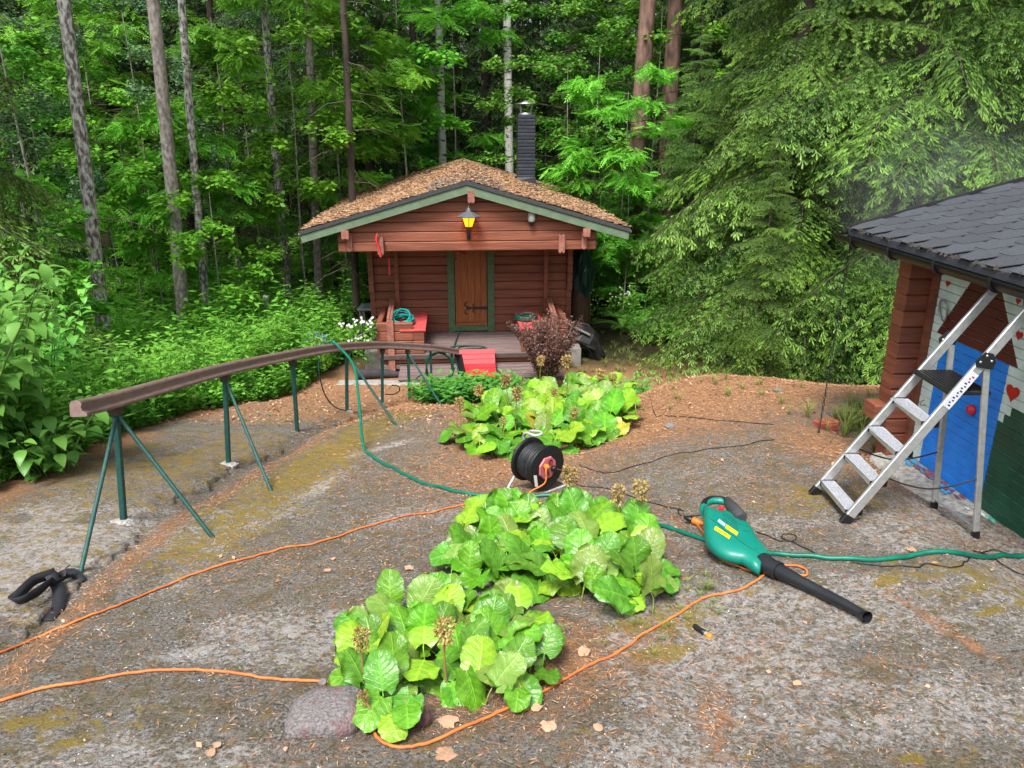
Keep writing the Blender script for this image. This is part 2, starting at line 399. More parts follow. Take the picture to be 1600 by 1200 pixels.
# ------------------------------------------------------------ paint and wood
M_brown = mat('reddish brown painted wood', (.235, .078, .042), (.155, .048, .027), 5, .6, .35, 14, stretch=(.35, .35, 4), obj_rand=.13)
M_brown_end = mat('weathered pinkish log end', (.34, .145, .10), (.22, .085, .06), 12, .75, .4, 40, obj_rand=.15)
M_door = mat('orange brown door planks', (.34, .108, .032), (.22, .064, .018), 6, .5, .25, 14, stretch=(6, 6, .5), obj_rand=.08)
M_green = mat('green trim paint', (.085, .15, .07), (.065, .115, .055), 6, .6, .2, 20, stretch=(1, 1, 3))
M_trimg = mat('greyish green fascia paint', (.135, .20, .125), (.105, .155, .095), 6, .65, .2, 20)
M_deck = mat('weathered mauve grey planks', (.20, .145, .135), (.13, .09, .085), 7, .75, .4, 30, stretch=(.5, 3, 3), obj_rand=.12)
M_felt = mat('dark roofing felt', (.055, .058, .062), (.035, .037, .04), 40, .85, .3, 90)
M_black = mat('black painted metal', (.022, .023, .026), (.014, .015, .017), 15, .45, .1, 30, obj_rand=.15)
M_chim = mat('blue black chimney cladding', (.030, .036, .050), (.018, .022, .032), 15, .38, .1, 30, obj_rand=.25)
M_zinc = mat('galvanised metal', (.42, .43, .43), (.28, .29, .29), 20, .35, .1, 30, metal=.8)
M_red = mat('bright red painted board', (.66, .035, .045), (.56, .025, .035), 9, .55, .2, 40)
M_redseat = mat('faded red seat board', (.60, .085, .085), (.48, .06, .06), 9, .6, .2, 40)
M_hose = mat('green garden hose', (.003, .155, .10), (.002, .11, .072), 20, .38, .1, 60)
M_hose_d = mat('dark green garden hose', (.006, .075, .05), (.004, .055, .038), 20, .4, .1, 60)
M_cord = mat('orange rubber cord', (.66, .19, .045), (.50, .13, .035), 14, .6, .15, 60)
M_cable = mat('black rubber cable', (.02, .02, .021), (.012, .012, .013), 20, .5)
M_plast = mat('black plastic', (.013, .013, .015), (.009, .009, .010), 20, .38, .05, 200)
M_tarp = mat('black tarpaulin', (.006, .006, .007), (.010, .010, .010), 6, .55, .4, 12)
M_white = mat('white enamel', (.7, .7, .68), (.6, .6, .58), 10, .4)
M_gravel = mat('pale gravel', (.4, .38, .36), (.2, .19, .18), 60, .9, .8, 60)

# ------------------------------------------------------------ the cabin (local frame: x right, y back, z up from the ground)
GZ = -3.7
CAB = thing('log_cabin', 'small reddish brown log cabin with green trim, low porch and needle covered roof', 'cabin', (-.7, 11.6, GZ), R_(4))
CAB['kind'] = 'structure'
def logbox(x0, x1, y0, y1, z0, z1, along='x', ch=.012):
    """squared log whose long edges are chamfered so the joints between logs read as grooves"""
    m = MB()
    if along == 'x':
        poly = [(y0+ch, z0), (y1-ch, z0), (y1, z0+ch), (y1, z1-ch), (y1-ch, z1), (y0+ch, z1), (y0, z1-ch), (y0, z0+ch)]
        V = [(x0, p[0], p[1]) for p in poly]+[(x1, p[0], p[1]) for p in poly]
    else:
        poly = [(x0+ch, z0), (x1-ch, z0), (x1, z0+ch), (x1, z1-ch), (x1-ch, z1), (x0+ch, z1), (x0, z1-ch), (x0, z0+ch)]
        V = [(p[0], y0, p[1]) for p in poly]+[(p[0], y1, p[1]) for p in poly]
    n = 8; F = [tuple(range(n))[::-1], tuple(range(n, 2*n))]+[(i, (i+1) % n, (i+1) % n+n, i+n) for i in range(n)]
    if along != 'x': F = [tuple(reversed(f)) for f in F]
    return m.add(V, F)
XC = .03; HW = 2.42; EZ = 2.20; RZ = 2.90            # roof: centre, half width, eave and ridge heights
def roofz(x): return RZ-(RZ-EZ)*abs(x-XC)/HW
# gable wall and its beam over the porch front
rows = [1.89, 2.03, 2.175, 2.32, 2.465, 2.61, 2.75]
for i, z in enumerate(rows):
    z1 = rows[i+1]-.004 if i+1 < len(rows) else 2.80
    if i < 3: x0, x1 = -1.88, 1.97
    else:
        hw = HW*(RZ-.03-z)/(RZ-EZ); x0, x1 = XC-hw+.02, XC+hw-.02; x0 = max(x0, -1.88); x1 = min(x1, 1.97)
    zt = min(z1, max(roofz(x0), roofz(x1))+.0) if i < 3 else z1
    m = MB(); 
    # top corners follow the roof slope
    def topx(s): return s
    ya, yb = (-.012, .09) if i == 0 else (0, .085)
    hw1 = HW*(RZ-.035-z1)/(RZ-EZ); xa, xb = max(x0, XC-hw1), min(x1, XC+hw1)
    if i == len(rows)-1: xa, xb = XC-.04, XC+.04
    V = [(x0, ya, z), (x1, ya, z), (xb, ya, z1-.01), (xa, ya, z1-.01), (xb, ya+.01, z1), (xa, ya+.01, z1),
         (x0, yb, z), (x1, yb, z), (xb, yb, z1), (xa, yb, z1), (x0, ya+.010, z-.0), (x1, ya+.010, z-.0)]
    m.add([(x0, ya+.012, z), (x1, ya+.012, z), (x1, ya, z+.012), (x0, ya, z+.012), (xb, ya, z1-.012), (xa, ya, z1-.012), (xb, ya+.012, z1), (xa, ya+.012, z1),
           (x0, yb, z), (x1, yb, z), (xb, yb, z1), (xa, yb, z1)],
          [(0, 1, 2, 3), (3, 2, 4, 5), (5, 4, 6, 7), (7, 6, 10, 11), (9, 8, 11, 10), (8, 9, 1, 0), (1, 9, 10, 6, 4, 2), (8, 0, 3, 5, 7, 11)])
    m.build('log', M_brown, CAB, True)
# cabin room walls
DW = 1.30; DB = 6.0
WX0, WX1 = -1.50, 1.70; DZ = .29
wz = [DZ+.145*k for k in range(12)]
dl, dr = -.30, .49
for k, z in enumerate(wz):
    z1 = z+.141
    logbox(WX0-.02, dl+.02, DW, DW+.09, z, z1).build('log', M_brown, CAB, True)
    logbox(dr-.02, WX1+.02, DW, DW+.09, z, z1).build('log', M_brown, CAB, True)
    for x0, x1 in ((WX0-.11, WX0-.022), (WX1+.022, WX1+.11)):
        logbox(x0, x1, DW-.12 if z > .9 else DW-.02, DB, z, z1, 'y').build('log', M_brown, CAB, True)
    logbox(WX0-.02, WX1+.02, DB-.09, DB-.002, z, z1).build('log', M_brown, CAB, True)
MB().box((WX0-.12, .12, -.3), (WX1+.12, DB, DZ-.004)).build('foundation', mat('grey concrete', (.25, .24, .22), (.16, .15, .14), 9, .9, .5, 40), CAB, True)
# door
for x0, x1 in ((dl, dl+.115), (dr-.115, dr)):
    MB().box((x0, DW-.03, DZ), (x1, DW+.05, 1.98), None, .006).build('door_trim', M_green, CAB, True)
MB().box((dl+.116, DW-.028, DZ+.02), (dr-.116, DW+.05, DZ+.115), None, .006).build('threshold', M_green, CAB, True)
dmb = MB().box((dl+.125, DW+.012, DZ+.125), (dr-.125, DW+.045, 1.98)); door = dmb.build('door', M_door, CAB, True)
npl = 5; pw = (dr-dl-.25)/npl
for k in range(npl):
    MB().box((dl+.125+k*pw+.003, DW-.008, DZ+.17), (dl+.125+(k+1)*pw-.003, DW+.012, 1.98), None, .004).build('plank', M_door, door, True)
MB().box((dl+.125, DW-.016, DZ+.118), (dr-.125, DW-.009, DZ+.165), None, .002).build('kick_board', M_door, door, True)
hm = MB(); hz = DZ+.42; hx = dr-.125
hm.add([(hx, DW-.02, hz-.028), (hx, DW-.02, hz+.028), (hx-.36, DW-.02, hz+.011), (hx-.36, DW-.02, hz-.011), (hx, DW-.012, hz-.028), (hx, DW-.012, hz+.028), (hx-.36, DW-.012, hz+.011), (hx-.36, DW-.012, hz-.011)],
       [(0, 1, 2, 3), (4, 7, 6, 5), (0, 4, 5, 1), (1, 5, 6, 2), (2, 6, 7, 3), (3, 7, 4, 0)])
for cx, rr in ((hx-.33, .085), (hx-.22, .06)):
    for sgn in (-1, 1):
        P = [(cx+.04-rr*1.1*math.sin(t*2.6)*1.0, DW-.018, hz+sgn*(.012+rr*(1-math.cos(t*2.9))*.55)) for t in np.linspace(0, 1, 9)]
        hm.tube(P, .009, 5)
hm.build('strap_hinge', M_black, door, True)
MB().lathe([(.012, 0), (.016, .012), (.0, .02)], 10, Matrix.Translation((dl+.16, DW-.008, 1.55)) @ Matrix.Rotation(PI/2, 4, 'X')).build('knob', M_zinc, door, True)
MB().tube(catmull([(dl+.17, DW-.02, 1.83), (dl+.18, DW-.03, 1.72), (dl+.25, DW-.03, 1.66), (dl+.33, DW-.03, 1.64)]), .009, 6).build('handle', mat('dark red lacquer', (.25, .02, .015)), door, True)
# inner vertical studs at the porch corners and the outer edge boards
for x0 in (-1.17, 1.32):
    MB().box((x0, 1.14, DZ+.02), (x0+.065, 1.21, 1.885), None, .006).build('post', M_brown, CAB, True)
for x0 in (-1.30, 1.40):                                            # tenon blocks on the beam
    m = MB()
    for z0, z1 in ((1.86, 2.12),):
        m.prism([(x0, 1.87), (x0+.02, 1.85), (x0+.045, 1.88), (x0+.07, 1.85), (x0+.09, 1.87), (x0+.09, 2.1), (x0+.075, 2.13), (x0+.045, 2.105), (x0+.015, 2.13), (x0, 2.1)][::-1], -.10, -.016)
    m.build('log_end', M_brown_end, CAB, True)
for x0 in (-1.80, 1.70):
    m = MB(); m.prism([(x0+.05, 1.92), (x0+.085, 1.90), (x0+.13, 1.92), (x0+.13, 2.17), (x0+.05, 2.17)][::-1], -.05, -.002); m.build('log_end', M_brown_end, CAB, True)
    x1 = x0-.005 if x0 < 0 else x0+.055
    m = MB(); m.prism([(x1, 2.11), (x1+.03, 2.095), (x1+.05, 2.11), (x1+.09, 2.095), (x1+.105, 2.11), (x1+.105, 2.225), (x1, 2.225)][::-1], -.16, -.052); m.build('log_end', M_brown_end, CAB, True)
m = MB(); m.prism([(.045, 2.62), (.07, 2.60), (.09, 2.62), (.115, 2.60), (.145, 2.62), (.145, 2.78), (.045, 2.78)][::-1], -.16, -.003); m.build('log_end', M_brown_end, CAB, True)
# deck, step, skirting
for k in range(9):
    y0 = -.03+k*.147
    MB().box((-1.36, y0, DZ-.03), (1.62, y0+.142, DZ), None, .004).build('deck_plank', M_deck, CAB, True)
MB().box((-1.38, -.06, DZ-.075), (1.64, -.032, DZ-.005), None, .004).build('deck_edge', mat('dark deck edge', (.09, .06, .055)), CAB, True)
for k, z in enumerate((.14, .045)):
    MB().box((-1.36, -.012, z), (1.62, .03, z+.075), None, .006).build('skirting_board', M_brown if k == 0 else M_deck, CAB, True)
for k in range(4):
    y0 = -.62+k*.145
    MB().box((-1.05, y0, .085-.03*(3-k)*.3), (1.45, y0+.135, .11-.03*(3-k)*.3), None, .004).build('step_plank', M_deck, CAB, True)
MB().box((-1.0, -.60, -.15), (1.40, -.03, .055)).build('step_frame', M_deck, CAB, True)
# bench boxes left and right of the door: three logs in front, a red lidded seat, a slanting top board
for sgn in (-1, 1):
    def X(a): return .09+sgn*(a+.0) if sgn > 0 else .09-a
    xo, xi, xm = 1.49, .76, .93                       # outer end, inner end, seat edge measured from the centre
    for k in range(3):
        z = .36+.145*k+.0
        xx = xi if k < 2 else xm
        a, b = sorted((X(xo), X(xm))); logbox(a, b, -.005, .085, z, z+.141).build('log', M_brown_end if False else M_brown, CAB, True)
        if k < 2 or True:
            a, b = sorted((X(xm-.006), X(xi)))
            if k < 2: logbox(a, b, -.003, .087, z, z+.141).build('log', M_brown, CAB, True)
            a, b = sorted((X(xi+.002), X(xi+.08)))
            if k < 2: logbox(a, b, .09, DW-.002, z, z+.141, 'y').build('log', M_brown, CAB, True)
        a, b = sorted((X(xo-.085), X(xo))); logbox(a, b, .088, DW-.13, z, z+.141, 'y').build('log', M_brown, CAB, True)
    a, b = sorted((X(xo), X(xi))); MB().box((a, -.001, .295), (b, .08, .355), None, .006).build('skirting_board', M_brown, CAB, True)
    a, b = sorted((X(xi-.03), X(xo-.36))); MB().box((a, -.02, .655), (b, DW-.135, .685), None, .004).build('seat', M_redseat, CAB, True)
    a, b = sorted((X(xo-.37), X(xo-.09))); MB().box((a, .09, .60), (b, DW-.135, .65), None, .004).build('seat_back_board', M_brown, CAB, True)
    # upright batten in front and rising rail above the side
    a, b = sorted((X(xo-.17), X(xo-.27))); MB().box((a, -.045, -.02), (b, -.007, .84), None, .005).build('batten', M_brown_end, CAB, True)
    for o_ in (0, .045):
        xq = X(xo-.22+o_-.02); MB().beam((xq, -.04, .855), (X(xo-.20+o_), DW-.15, .90), .04, .05, bev=.004).build('rail', M_brown_end, CAB, True)
# roof: decking, felt edge, fascia boards
YF, YB = -.14, 6.45
for sgn in (-1, 1):
    xe = XC+sgn*HW; m = MB()
    V = [(XC, YF, RZ), (xe, YF, EZ), (xe, YB, EZ), (XC, YB, RZ), (XC, YF, RZ-.05), (xe, YF, EZ-.05), (xe, YB, EZ-.05), (XC, YB, RZ-.05)]
    F = [(0, 1, 2, 3), (7, 6, 5, 4), (0, 4, 5, 1), (2, 6, 7, 3), (1, 5, 6, 2), (0, 3, 7, 4)]
    if sgn > 0: F = [f for f in F]
    m.add(V, F).build('roof_deck', M_felt, CAB, True)
    V = [(XC, YF-.012, RZ-.045), (xe, YF-.012, EZ-.045), (xe-sgn*.01, YF-.012, EZ-.15), (XC, YF-.012, RZ-.165), (XC, YF+.016, RZ-.052), (xe, YF+.016, EZ-.052), (xe-sgn*.01, YF+.016, EZ-.15), (XC, YF+.016, RZ-.165)]
    MB().add(V, [(0, 1, 2, 3), (7, 6, 5, 4), (0, 4, 5, 1), (2, 6, 7, 3), (1, 5, 6, 2)]).build('fascia_board', M_trimg, CAB, True)
    V = [(XC, YF-.03, RZ+.02), (xe+sgn*.015, YF-.03, EZ+.012), (xe+sgn*.015, YF-.03, EZ-.038), (XC, YF-.03, RZ-.036), (XC, YF+.03, RZ+.024), (xe+sgn*.015, YF+.03, EZ+.016), (xe+sgn*.015, YF+.03, EZ-.035), (XC, YF+.03, RZ-.034)]
    MB().add(V, [(0, 1, 2, 3), (0, 4, 5, 1), (2, 6, 7, 3), (1, 5, 6, 2), (7, 6, 5, 4)]).build('roof_edge_felt', M_felt, CAB, True)
    MB().box((xe-.01 if sgn > 0 else xe-.035, YF, EZ-.05), (xe+.035 if sgn > 0 else xe+.01, YB, EZ-.012), None, .01).build('gutter', M_zinc, CAB, True)
# needle-covered shingles: short overlapping tabs thick with brown needles
M_needle = leafmat('brown needle cushion', (.15, .078, .042), (.55, .35, .21), .9, 0, .1, 14)
M_shgl = leafmat('grey shingle under needles', (.085, .085, .085), (.17, .165, .17), .9, 0, .1, 9)
rw = []; 
for sgn in (-1, 1):
    for r in range(42):
        for c in range(100):
            rw.append((sgn, r*.0595+.015, YF-.01+c*.0655+(r % 2)*.033))
rw = np.array(rw); n = len(rw)
sg, ra, yy = rw[:, 0], rw[:, 1]+rng.normal(0, .008, n), rw[:, 2]+rng.normal(0, .008, n)
L_ = math.hypot(HW, RZ-EZ); cs, sn = HW/L_, (RZ-EZ)/L_
cush = .035*fbm(ra*3+sg*9, yy*3, 4)+.03*np.exp(-((yy-YF-5.8)/1.5)**2)
Vs = []
for da, dy, up in ((0, 0, .012), (0, .064, .012), (.078, .064, .024), (.078, 0, .024), (.078, .064, -.01), (.078, 0, -.01)):
    a = np.clip(ra+da, 0, L_+.02); jit = rng.normal(0, .004, n)
    Vs.append(np.stack([XC+sg*(a*cs), yy+dy, RZ-a*sn+up+cush+jit], 1))
V = np.stack(Vs, 1).reshape(-1, 3); b_ = np.arange(n)[:, None]*6
F = np.concatenate([b_+[0, 1, 2, 3], b_+[3, 2, 4, 5]])
bare = (np.exp(-((ra-.2)/.42)**2-((yy-.9)/.9)**2) > .36)*1
bare = np.maximum(bare, (np.exp(-((ra-.05)/.25)**2-((yy-1.2)/.9)**2) > .6)*1)
bare = np.maximum(bare, ((sg > 0)*np.exp(-((ra-1.55)/.75)**2-((yy-2.9)/.45)**2)+.25*fbm(ra*4, yy*4, 60) > .72)*1)
bare = np.maximum(bare, (fbm(ra*3, yy*2, 66) > .70)*1)
arr = arrmesh('shingle', V, F, [M_needle, M_shgl], np.repeat(np.clip(.25+.7*fbm(ra*6, yy*6, 71, 3)+rng.normal(0, .12, n), 0, 1), 6), False, np.concatenate([bare, bare]))
link('shingle', arr, CAB, 'stuff')
# loose needles lying on it
n = 34000; sg = rng.choice([-1, 1], n); a = rng.uniform(0, L_+.03, n); yy = rng.uniform(YF-.03, YB, n)
k = (fbm(a*3+sg*5, yy*3, 81) > .38); sg, a, yy = sg[k], a[k], yy[k]; n = len(a)
P = np.stack([XC+sg*a*cs, yy, RZ-a*sn+.045+.03*rng.random(n)], 1); th = rng.uniform(0, 2*PI, n)
A = np.stack([np.cos(th), np.sin(th), rng.normal(0, .2, n)], 1)*.028; S = np.stack([-np.sin(th), np.cos(th), rng.normal(0, .6, n)], 1)*.005
V = np.stack([P-A, P-A*0+S, P+A, P-S], 1).reshape(-1, 3); F = np.arange(4*n).reshape(-1, 4)
link('fallen_needles', arrmesh('fallen_needles', V, F, M_needle, np.repeat(rng.random(n), 4), False), CAB, 'stuff')
# chimney on the right slope
chx, chy, chw = 1.27, 4.25, .345
ch0 = roofz(chx)+.02
CH = MB().box((chx-chw/2+.012, chy-chw/2+.012, ch0-.1), (chx+chw/2-.012, chy+chw/2-.012, ch0+1.30)).build('chimney', M_black, CAB, True)
for k in range(18):
    z = ch0+.12+k*.0655
    MB().box((chx-chw/2, chy-chw/2, z), (chx+chw/2, chy+chw/2, z+.058), None, .010).build('cladding_panel', M_chim, CH, True)
m = MB(); b0 = chw/2+.06; b1 = chw/2+.012
V = [(chx+sx*b0, chy+sy*b0, roofz(chx+sx*b0)+.02) for sx, sy in ((-1, -1), (1, -1), (1, 1), (-1, 1))]+[(chx+sx*b1, chy+sy*b1, ch0+.13) for sx, sy in ((-1, -1), (1, -1), (1, 1), (-1, 1))]
m.add(V, [(0, 1, 5, 4), (1, 2, 6, 5), (2, 3, 7, 6), (3, 0, 4, 7), (4, 5, 6, 7)]).build('flashing', M_plast, CH, True)
zt = ch0+1.30; m = MB(); T = Matrix.Translation((chx, chy, zt))
m.lathe([(.14, 0), (.14, .03), (.125, .04)], 16, T)
for k in range(4):
    a = PI/4+k*PI/2; m.tube([(chx+.12*math.cos(a), chy+.12*math.sin(a), zt+.03), (chx+.17*math.cos(a), chy+.17*math.sin(a), zt+.20)], .011, 5)
m.lathe([(.215, .195), (.22, .205), (.07, .235), (.06, .255), (0, .262)], 20, T)
m.build('chimney_cap', M_zinc, CH, True)

# lantern on the gable, lit
LA = thing('wall_lantern', 'lit amber glass lantern under a dark hood on the cabin gable', 'lantern', CAB.matrix_basis @ Vector((0, 0, 0)))
LA.location = wmat(CAB) @ Vector((.055, -.16, 2.18)); LA.rotation_euler = (0, 0, R_(4))
m = MB(); m.tube(catmull([(0, .155, -.04), (0, .09, -.09), (0, .02, -.06), (0, 0, 0)]), .014, 6); m.box((-.03, .14, -.12), (.03, .158, .07), None, .005); m.tube([(0, 0, -.01), (0, 0, .09)], .016, 6); m.build('bracket', M_black, LA, True)
ga = bpy.data.materials.new('amber glass lit from within'); ga.use_nodes = True; bb = ga.node_tree.nodes['Principled BSDF']
bb.inputs['Base Color'].default_value = (.8, .3, .02, 1); bb.inputs['Emission Color'].default_value = (1, .24, .006, 1); bb.inputs['Emission Strength'].default_value = 1.9; bb.inputs['Roughness'].default_value = .3
for k in range(6):
    a0, a1 = k*PI/3+PI/6, (k+1)*PI/3+PI/6; r0, r1 = .058, .115
    V = [(r0*math.cos(a0), r0*math.sin(a0), .09), (r0*math.cos(a1), r0*math.sin(a1), .09), (r1*math.cos(a1), r1*math.sin(a1), .235), (r1*math.cos(a0), r1*math.sin(a0), .235)]
    c = [Vector(v)*.93 for v in V]; c = [Vector((p.x, p.y, q[2])) for p, q in zip(c, V)]
    MB().add([Vector(v) for v in V]+c, [(0, 1, 2, 3), (7, 6, 5, 4), (0, 4, 5, 1), (1, 5, 6, 2), (2, 6, 7, 3), (3, 7, 4, 0)]).build('glass_pane', ga, LA, True)
m = MB()
for k in range(6):
    a0 = k*PI/3+PI/6; m.tube([(.06*math.cos(a0), .06*math.sin(a0), .085), (.118*math.cos(a0), .118*math.sin(a0), .238)], .006, 5)
m.build('frame', M_black, LA, True)
MB().lathe([(.17, .225), (.175, .235), (.10, .275), (.04, .305), (.03, .33), (.01, .36), (0, .40)], 6, None, False).build('hood', mat('dark grey hood', (.10, .11, .13), (.07, .08, .09), 10, .5), LA, True)
lp = bpy.data.lights.new('bulb', 'POINT'); lp.energy = 3; lp.color = (1, .55, .15); lp.shadow_soft_size = .03
lo = bpy.data.objects.new('bulb', lp); C.objects.link(lo); lo.parent = LA; lo.location = (0, 0, .16)
# security camera / floodlight under the right slope
FL = thing('floodlight', 'small grey dome floodlight hanging under the right roof slope of the cabin', 'lamp', wmat(CAB) @ Vector((.99, -.06, 2.32)), R_(4))
MB().lathe([(.05, .14), (.055, .12), (.058, .03), (.045, .0)], 14).build('housing', mat('light grey plastic', (.32, .33, .32)), FL, True)
MB().lathe([(.045, -.002), (.04, -.035), (.02, -.06), (0, -.065)], 14).build('lens', M_plast, FL, True)
MB().box((-.04, .01, .13), (.04, .058, .22), None, .006).build('bracket', M_zinc, FL, True)
# red floats/handles hanging by the left beam end
RF = thing('red_hanging_handle', 'red plastic handle hanging on the left end of the porch beam', 'handle', wmat(CAB) @ Vector((-1.27, -.13, 1.83)), R_(4))
MB().tube(catmull([(-.015, 0, .34), (-.035, -.01, .25), (-.01, 0, .15), (.012, 0, .05), (.015, 0, .0)]), [.016]*33, 8).build('grip', M_red, RF, True)
MB().tube([(-.015, 0, .34), (-.01, .06, .36)], .005, 5).build('hook', M_zinc, RF, True)
RF2 = thing('red_strap', 'short red strap hanging behind the left porch corner', 'strap', wmat(CAB) @ Vector((-1.19, .47, 1.45)), R_(4))
MB().box((-.012, 0, 0), (.012, .012, .27), None, .003).build('webbing', M_red, RF2, True)
# red boards over the step
for nm, lab, y0, z0, y1, z1 in (('red_board', 'upper red ribbed board leaning between cabin deck and step', -.10, .315, -.27, .125), ('red_board', 'lower red ribbed board lying on the cabin step', -.30, .13, -.66, .035)):
    T_ = thing(nm, lab, 'board', wmat(CAB) @ Vector((.14, y0, z0+.05)), R_(4), 'red boards on the cabin step')
    for k in range(3):
        a = k/3; b = (k+1)/3-.03
        p = Vector((0, (y1-y0)*a, (z1-z0)*a)); q = Vector((0, (y1-y0)*b, (z1-z0)*b)); off = Vector((0, 0, 0))
        w2 = .28
        nrm = Vector((0, -(z1-z0), (y1-y0))).normalized(); nrm = nrm if nrm.z > 0 else -nrm
        V = [(-w2, p.y, p.z), (w2, p.y, p.z), (w2, q.y, q.z), (-w2, q.y, q.z)]; V2 = [tuple(Vector(v)+nrm*.018) for v in V]
        MB().add(V+V2, [(3, 2, 1, 0), (4, 5, 6, 7), (0, 1, 5, 4), (1, 2, 6, 5), (2, 3, 7, 6), (3, 0, 4, 7)]).build('panel', M_red, T_, True)

# ------------------------------------------------------------ hoses on the cabin
def coil(cx, cy, cz, r, n, tube_r, tilt=0, squash=.75, jit=.02, seed=1):
    q = random.Random(seed); P = []
    for i in range(n*14+1):
        a = 2*PI*i/14; k = i/14
        rr = r*(1+q.uniform(-jit, jit)*2)
        p = Vector((math.cos(a)*rr, math.sin(a)*rr*squash, (k*tube_r*1.5) % (tube_r*5)))
        p = Matrix.Rotation(tilt, 3, 'X') @ p; P.append(Vector((cx, cy, cz))+p)
    return P
def cabin_pt(x, y, z): return wmat(CAB) @ Vector((x, y, z))
h1 = thing('hose_coil', 'coiled turquoise hose bundle lying on the left porch bench', 'hose', cabin_pt(-1.02, .35, .69), R_(4), 'hose coils at the cabin')
MB().tube(catmull(coil(0, 0, .03, .17, 7, .013, 0, 1.5, .06, 2), 2), .013, 6).build('loops', mat('turquoise hose', (.01, .30, .27)), h1, True)
MB().tube(catmull(coil(.0, -.05, .10, .14, 4, .013, .35, 1.3, .06, 5), 2), .013, 6).build('loops', mat('turquoise hose', (.01, .30, .27)), h1, True)
h2 = thing('hose_coil', 'dark green hose coil lying on the right porch bench', 'hose', cabin_pt(.97, .5, .69), R_(4), 'hose coils at the cabin')
MB().tube(catmull(coil(0, 0, .015, .17, 7, .012, 0, .9, .05, 3), 2), .012, 6).build('loops', M_hose_d, h2, True)
h3 = thing('hose_coil', 'loose green hose loops on the edge of the cabin deck above the red boards', 'hose', cabin_pt(-.02, .12, .30), R_(4), 'hose coils at the cabin')
MB().tube(catmull([(-.09, 1.0, .12), (-.12, .9, .02), (-.16, .5, .015), (-.2, .1, .015), (-.28, -.06, .02), (-.1, -.10, .02), (.2, -.10, .02), (.32, -.02, .02), (.25, .10, .03), (0, .12, .03), (-.12, .02, .035), (-.05, -.08, .04), (.2, -.07, .045), (.28, .0, .045), (.1, .09, .05), (-.1, .07, .05), (-.3, -.06, .05), (-.33, -.15, -.05)]), .011, 6).build('loops', M_hose_d, h3, True)
h4 = thing('hose_coil', 'green hose coil hanging upright on the last handrail posts before the cabin', 'hose', at(687, 572, 10.55), 0, 'hose coils at the cabin')
MB().tube(catmull(coil(0, 0, 0, .20, 3, .012, PI/2, 1.05, .05, 8), 2), .012, 6).build('loops', M_hose_d, h4, True)
tb = MB().tube(catmull([cabin_pt(-.30, -.08, .33), cabin_pt(-.1, .0, .32), cabin_pt(.35, -.1, .33), cabin_pt(.42, -.2, .26), cabin_pt(.44, -.4, .14), cabin_pt(.62, -.72, .05)]), .006, 5)
o = tb.build('thin_cable', M_cable); tag(o, 'thin black cable trailing down over the red boards of the cabin step', 'cable')
# green-tarped barrel and black sheeting right of the cabin
BR = thing('covered_barrel', 'brown barrel under a dark green tarp beside the right cabin wall', 'barrel', (1.22, 13.6, GZ), 0); BR.scale = (.44, .44, .98)
m = MB()
for s_ in (1,):
    m.lathe([(.42, 0), (.44, .3), (.44, .9), (.42, 1.05)], 18)
m.build('drum', mat('brown drum', (.085, .05, .03), (.06, .035, .02)), BR, True)
rings = []
for k, (r, z) in enumerate([(.50, .86), (.53, 1.05), (.52, 1.25), (.50, 1.36), (.36, 1.55), (.15, 1.78), (.02, 1.84)]):
    rings.append([(r*(1+.10*math.sin(5*a+k)+.05*math.sin(11*a))*math.cos(a), r*(1+.10*math.sin(5*a+k))*math.sin(a), z+(.09*math.sin(3*a+1) if k < 2 else .03*math.sin(4*a))) for a in np.linspace(0, 2*PI, 22)[:-1]])
m = MB().loft(rings, True, False); m.build('tarp', mat('dark green tarpaulin', (.008, .04, .038), (.005, .025, .024), 5, .35, .3, 12), BR, True)
BS = thing('black_sheet', 'crumpled black plastic sheet draped over a plank right of the porch', 'sheet', (1.15, 12.3, GZ), 0); BS.scale = (.78, .78, .9)
rings = []; q = random.Random(3)
for k, (cx, cz, rx, rz_) in enumerate([(-.30, .42, .10, .08), (-.10, .50, .16, .12), (.10, .44, .18, .14), (.24, .30, .15, .12), (.30, .12, .14, .10), (.38, .03, .18, .05)]):
    rings.append([(cx+rx*math.cos(a)*(1+q.uniform(-.2, .2)), .22*math.sin(a)*(1+q.uniform(-.3, .3)), max(.0, cz+rz_*math.sin(a*1.0+.5)+q.uniform(-.03, .03))) for a in np.linspace(0, 2*PI, 15)[:-1]])
MB().loft(rings, True, False).build('sheeting', M_tarp, BS, True)
MB().beam((-.40, -.12, .72), (.16, -.20, .48), .05, .03, bev=.004).build('plank', mat('grey plank', (.22, .20, .17)), BS, True)
MB().box((-.35, -.2, 0), (-.05, .1, .40), None, .01).build('crate', M_brown, BS, True)
# black drainpipe piece and sheet left of the porch
DP = thing('black_pipe', 'short black plastic pipe lying left of the cabin bench', 'pipe', at(572, 522, 12.2), 0)
MB().tube([(-.20, 0, -.10), (.0, .05, .0), (.22, .1, .10)], .065, 12).build('pipe_body', M_plast, DP, True)
DS = thing('dark_felt_roll', 'dark felt roll lying at the left foot of the cabin step', 'roll', (-2.15, 11.15, GZ), 0)
MB().tube([(-.22, 0, .08), (.15, .08, .07), (.50, .12, .03)], [.085, .075, .04], 12).build('felt', mat('dark grey felt', (.045, .042, .045), (.03, .028, .03), 10, .9, .4, 20), DS, True)
# grey stone slab under it
tag(MB().box((-2.62, 10.85, GZ-.05), (-1.35, 11.05, GZ+.03), None, .02).build('kerb_stone', M_gravel), 'pale stone edging at the left foot of the cabin step', 'stone')
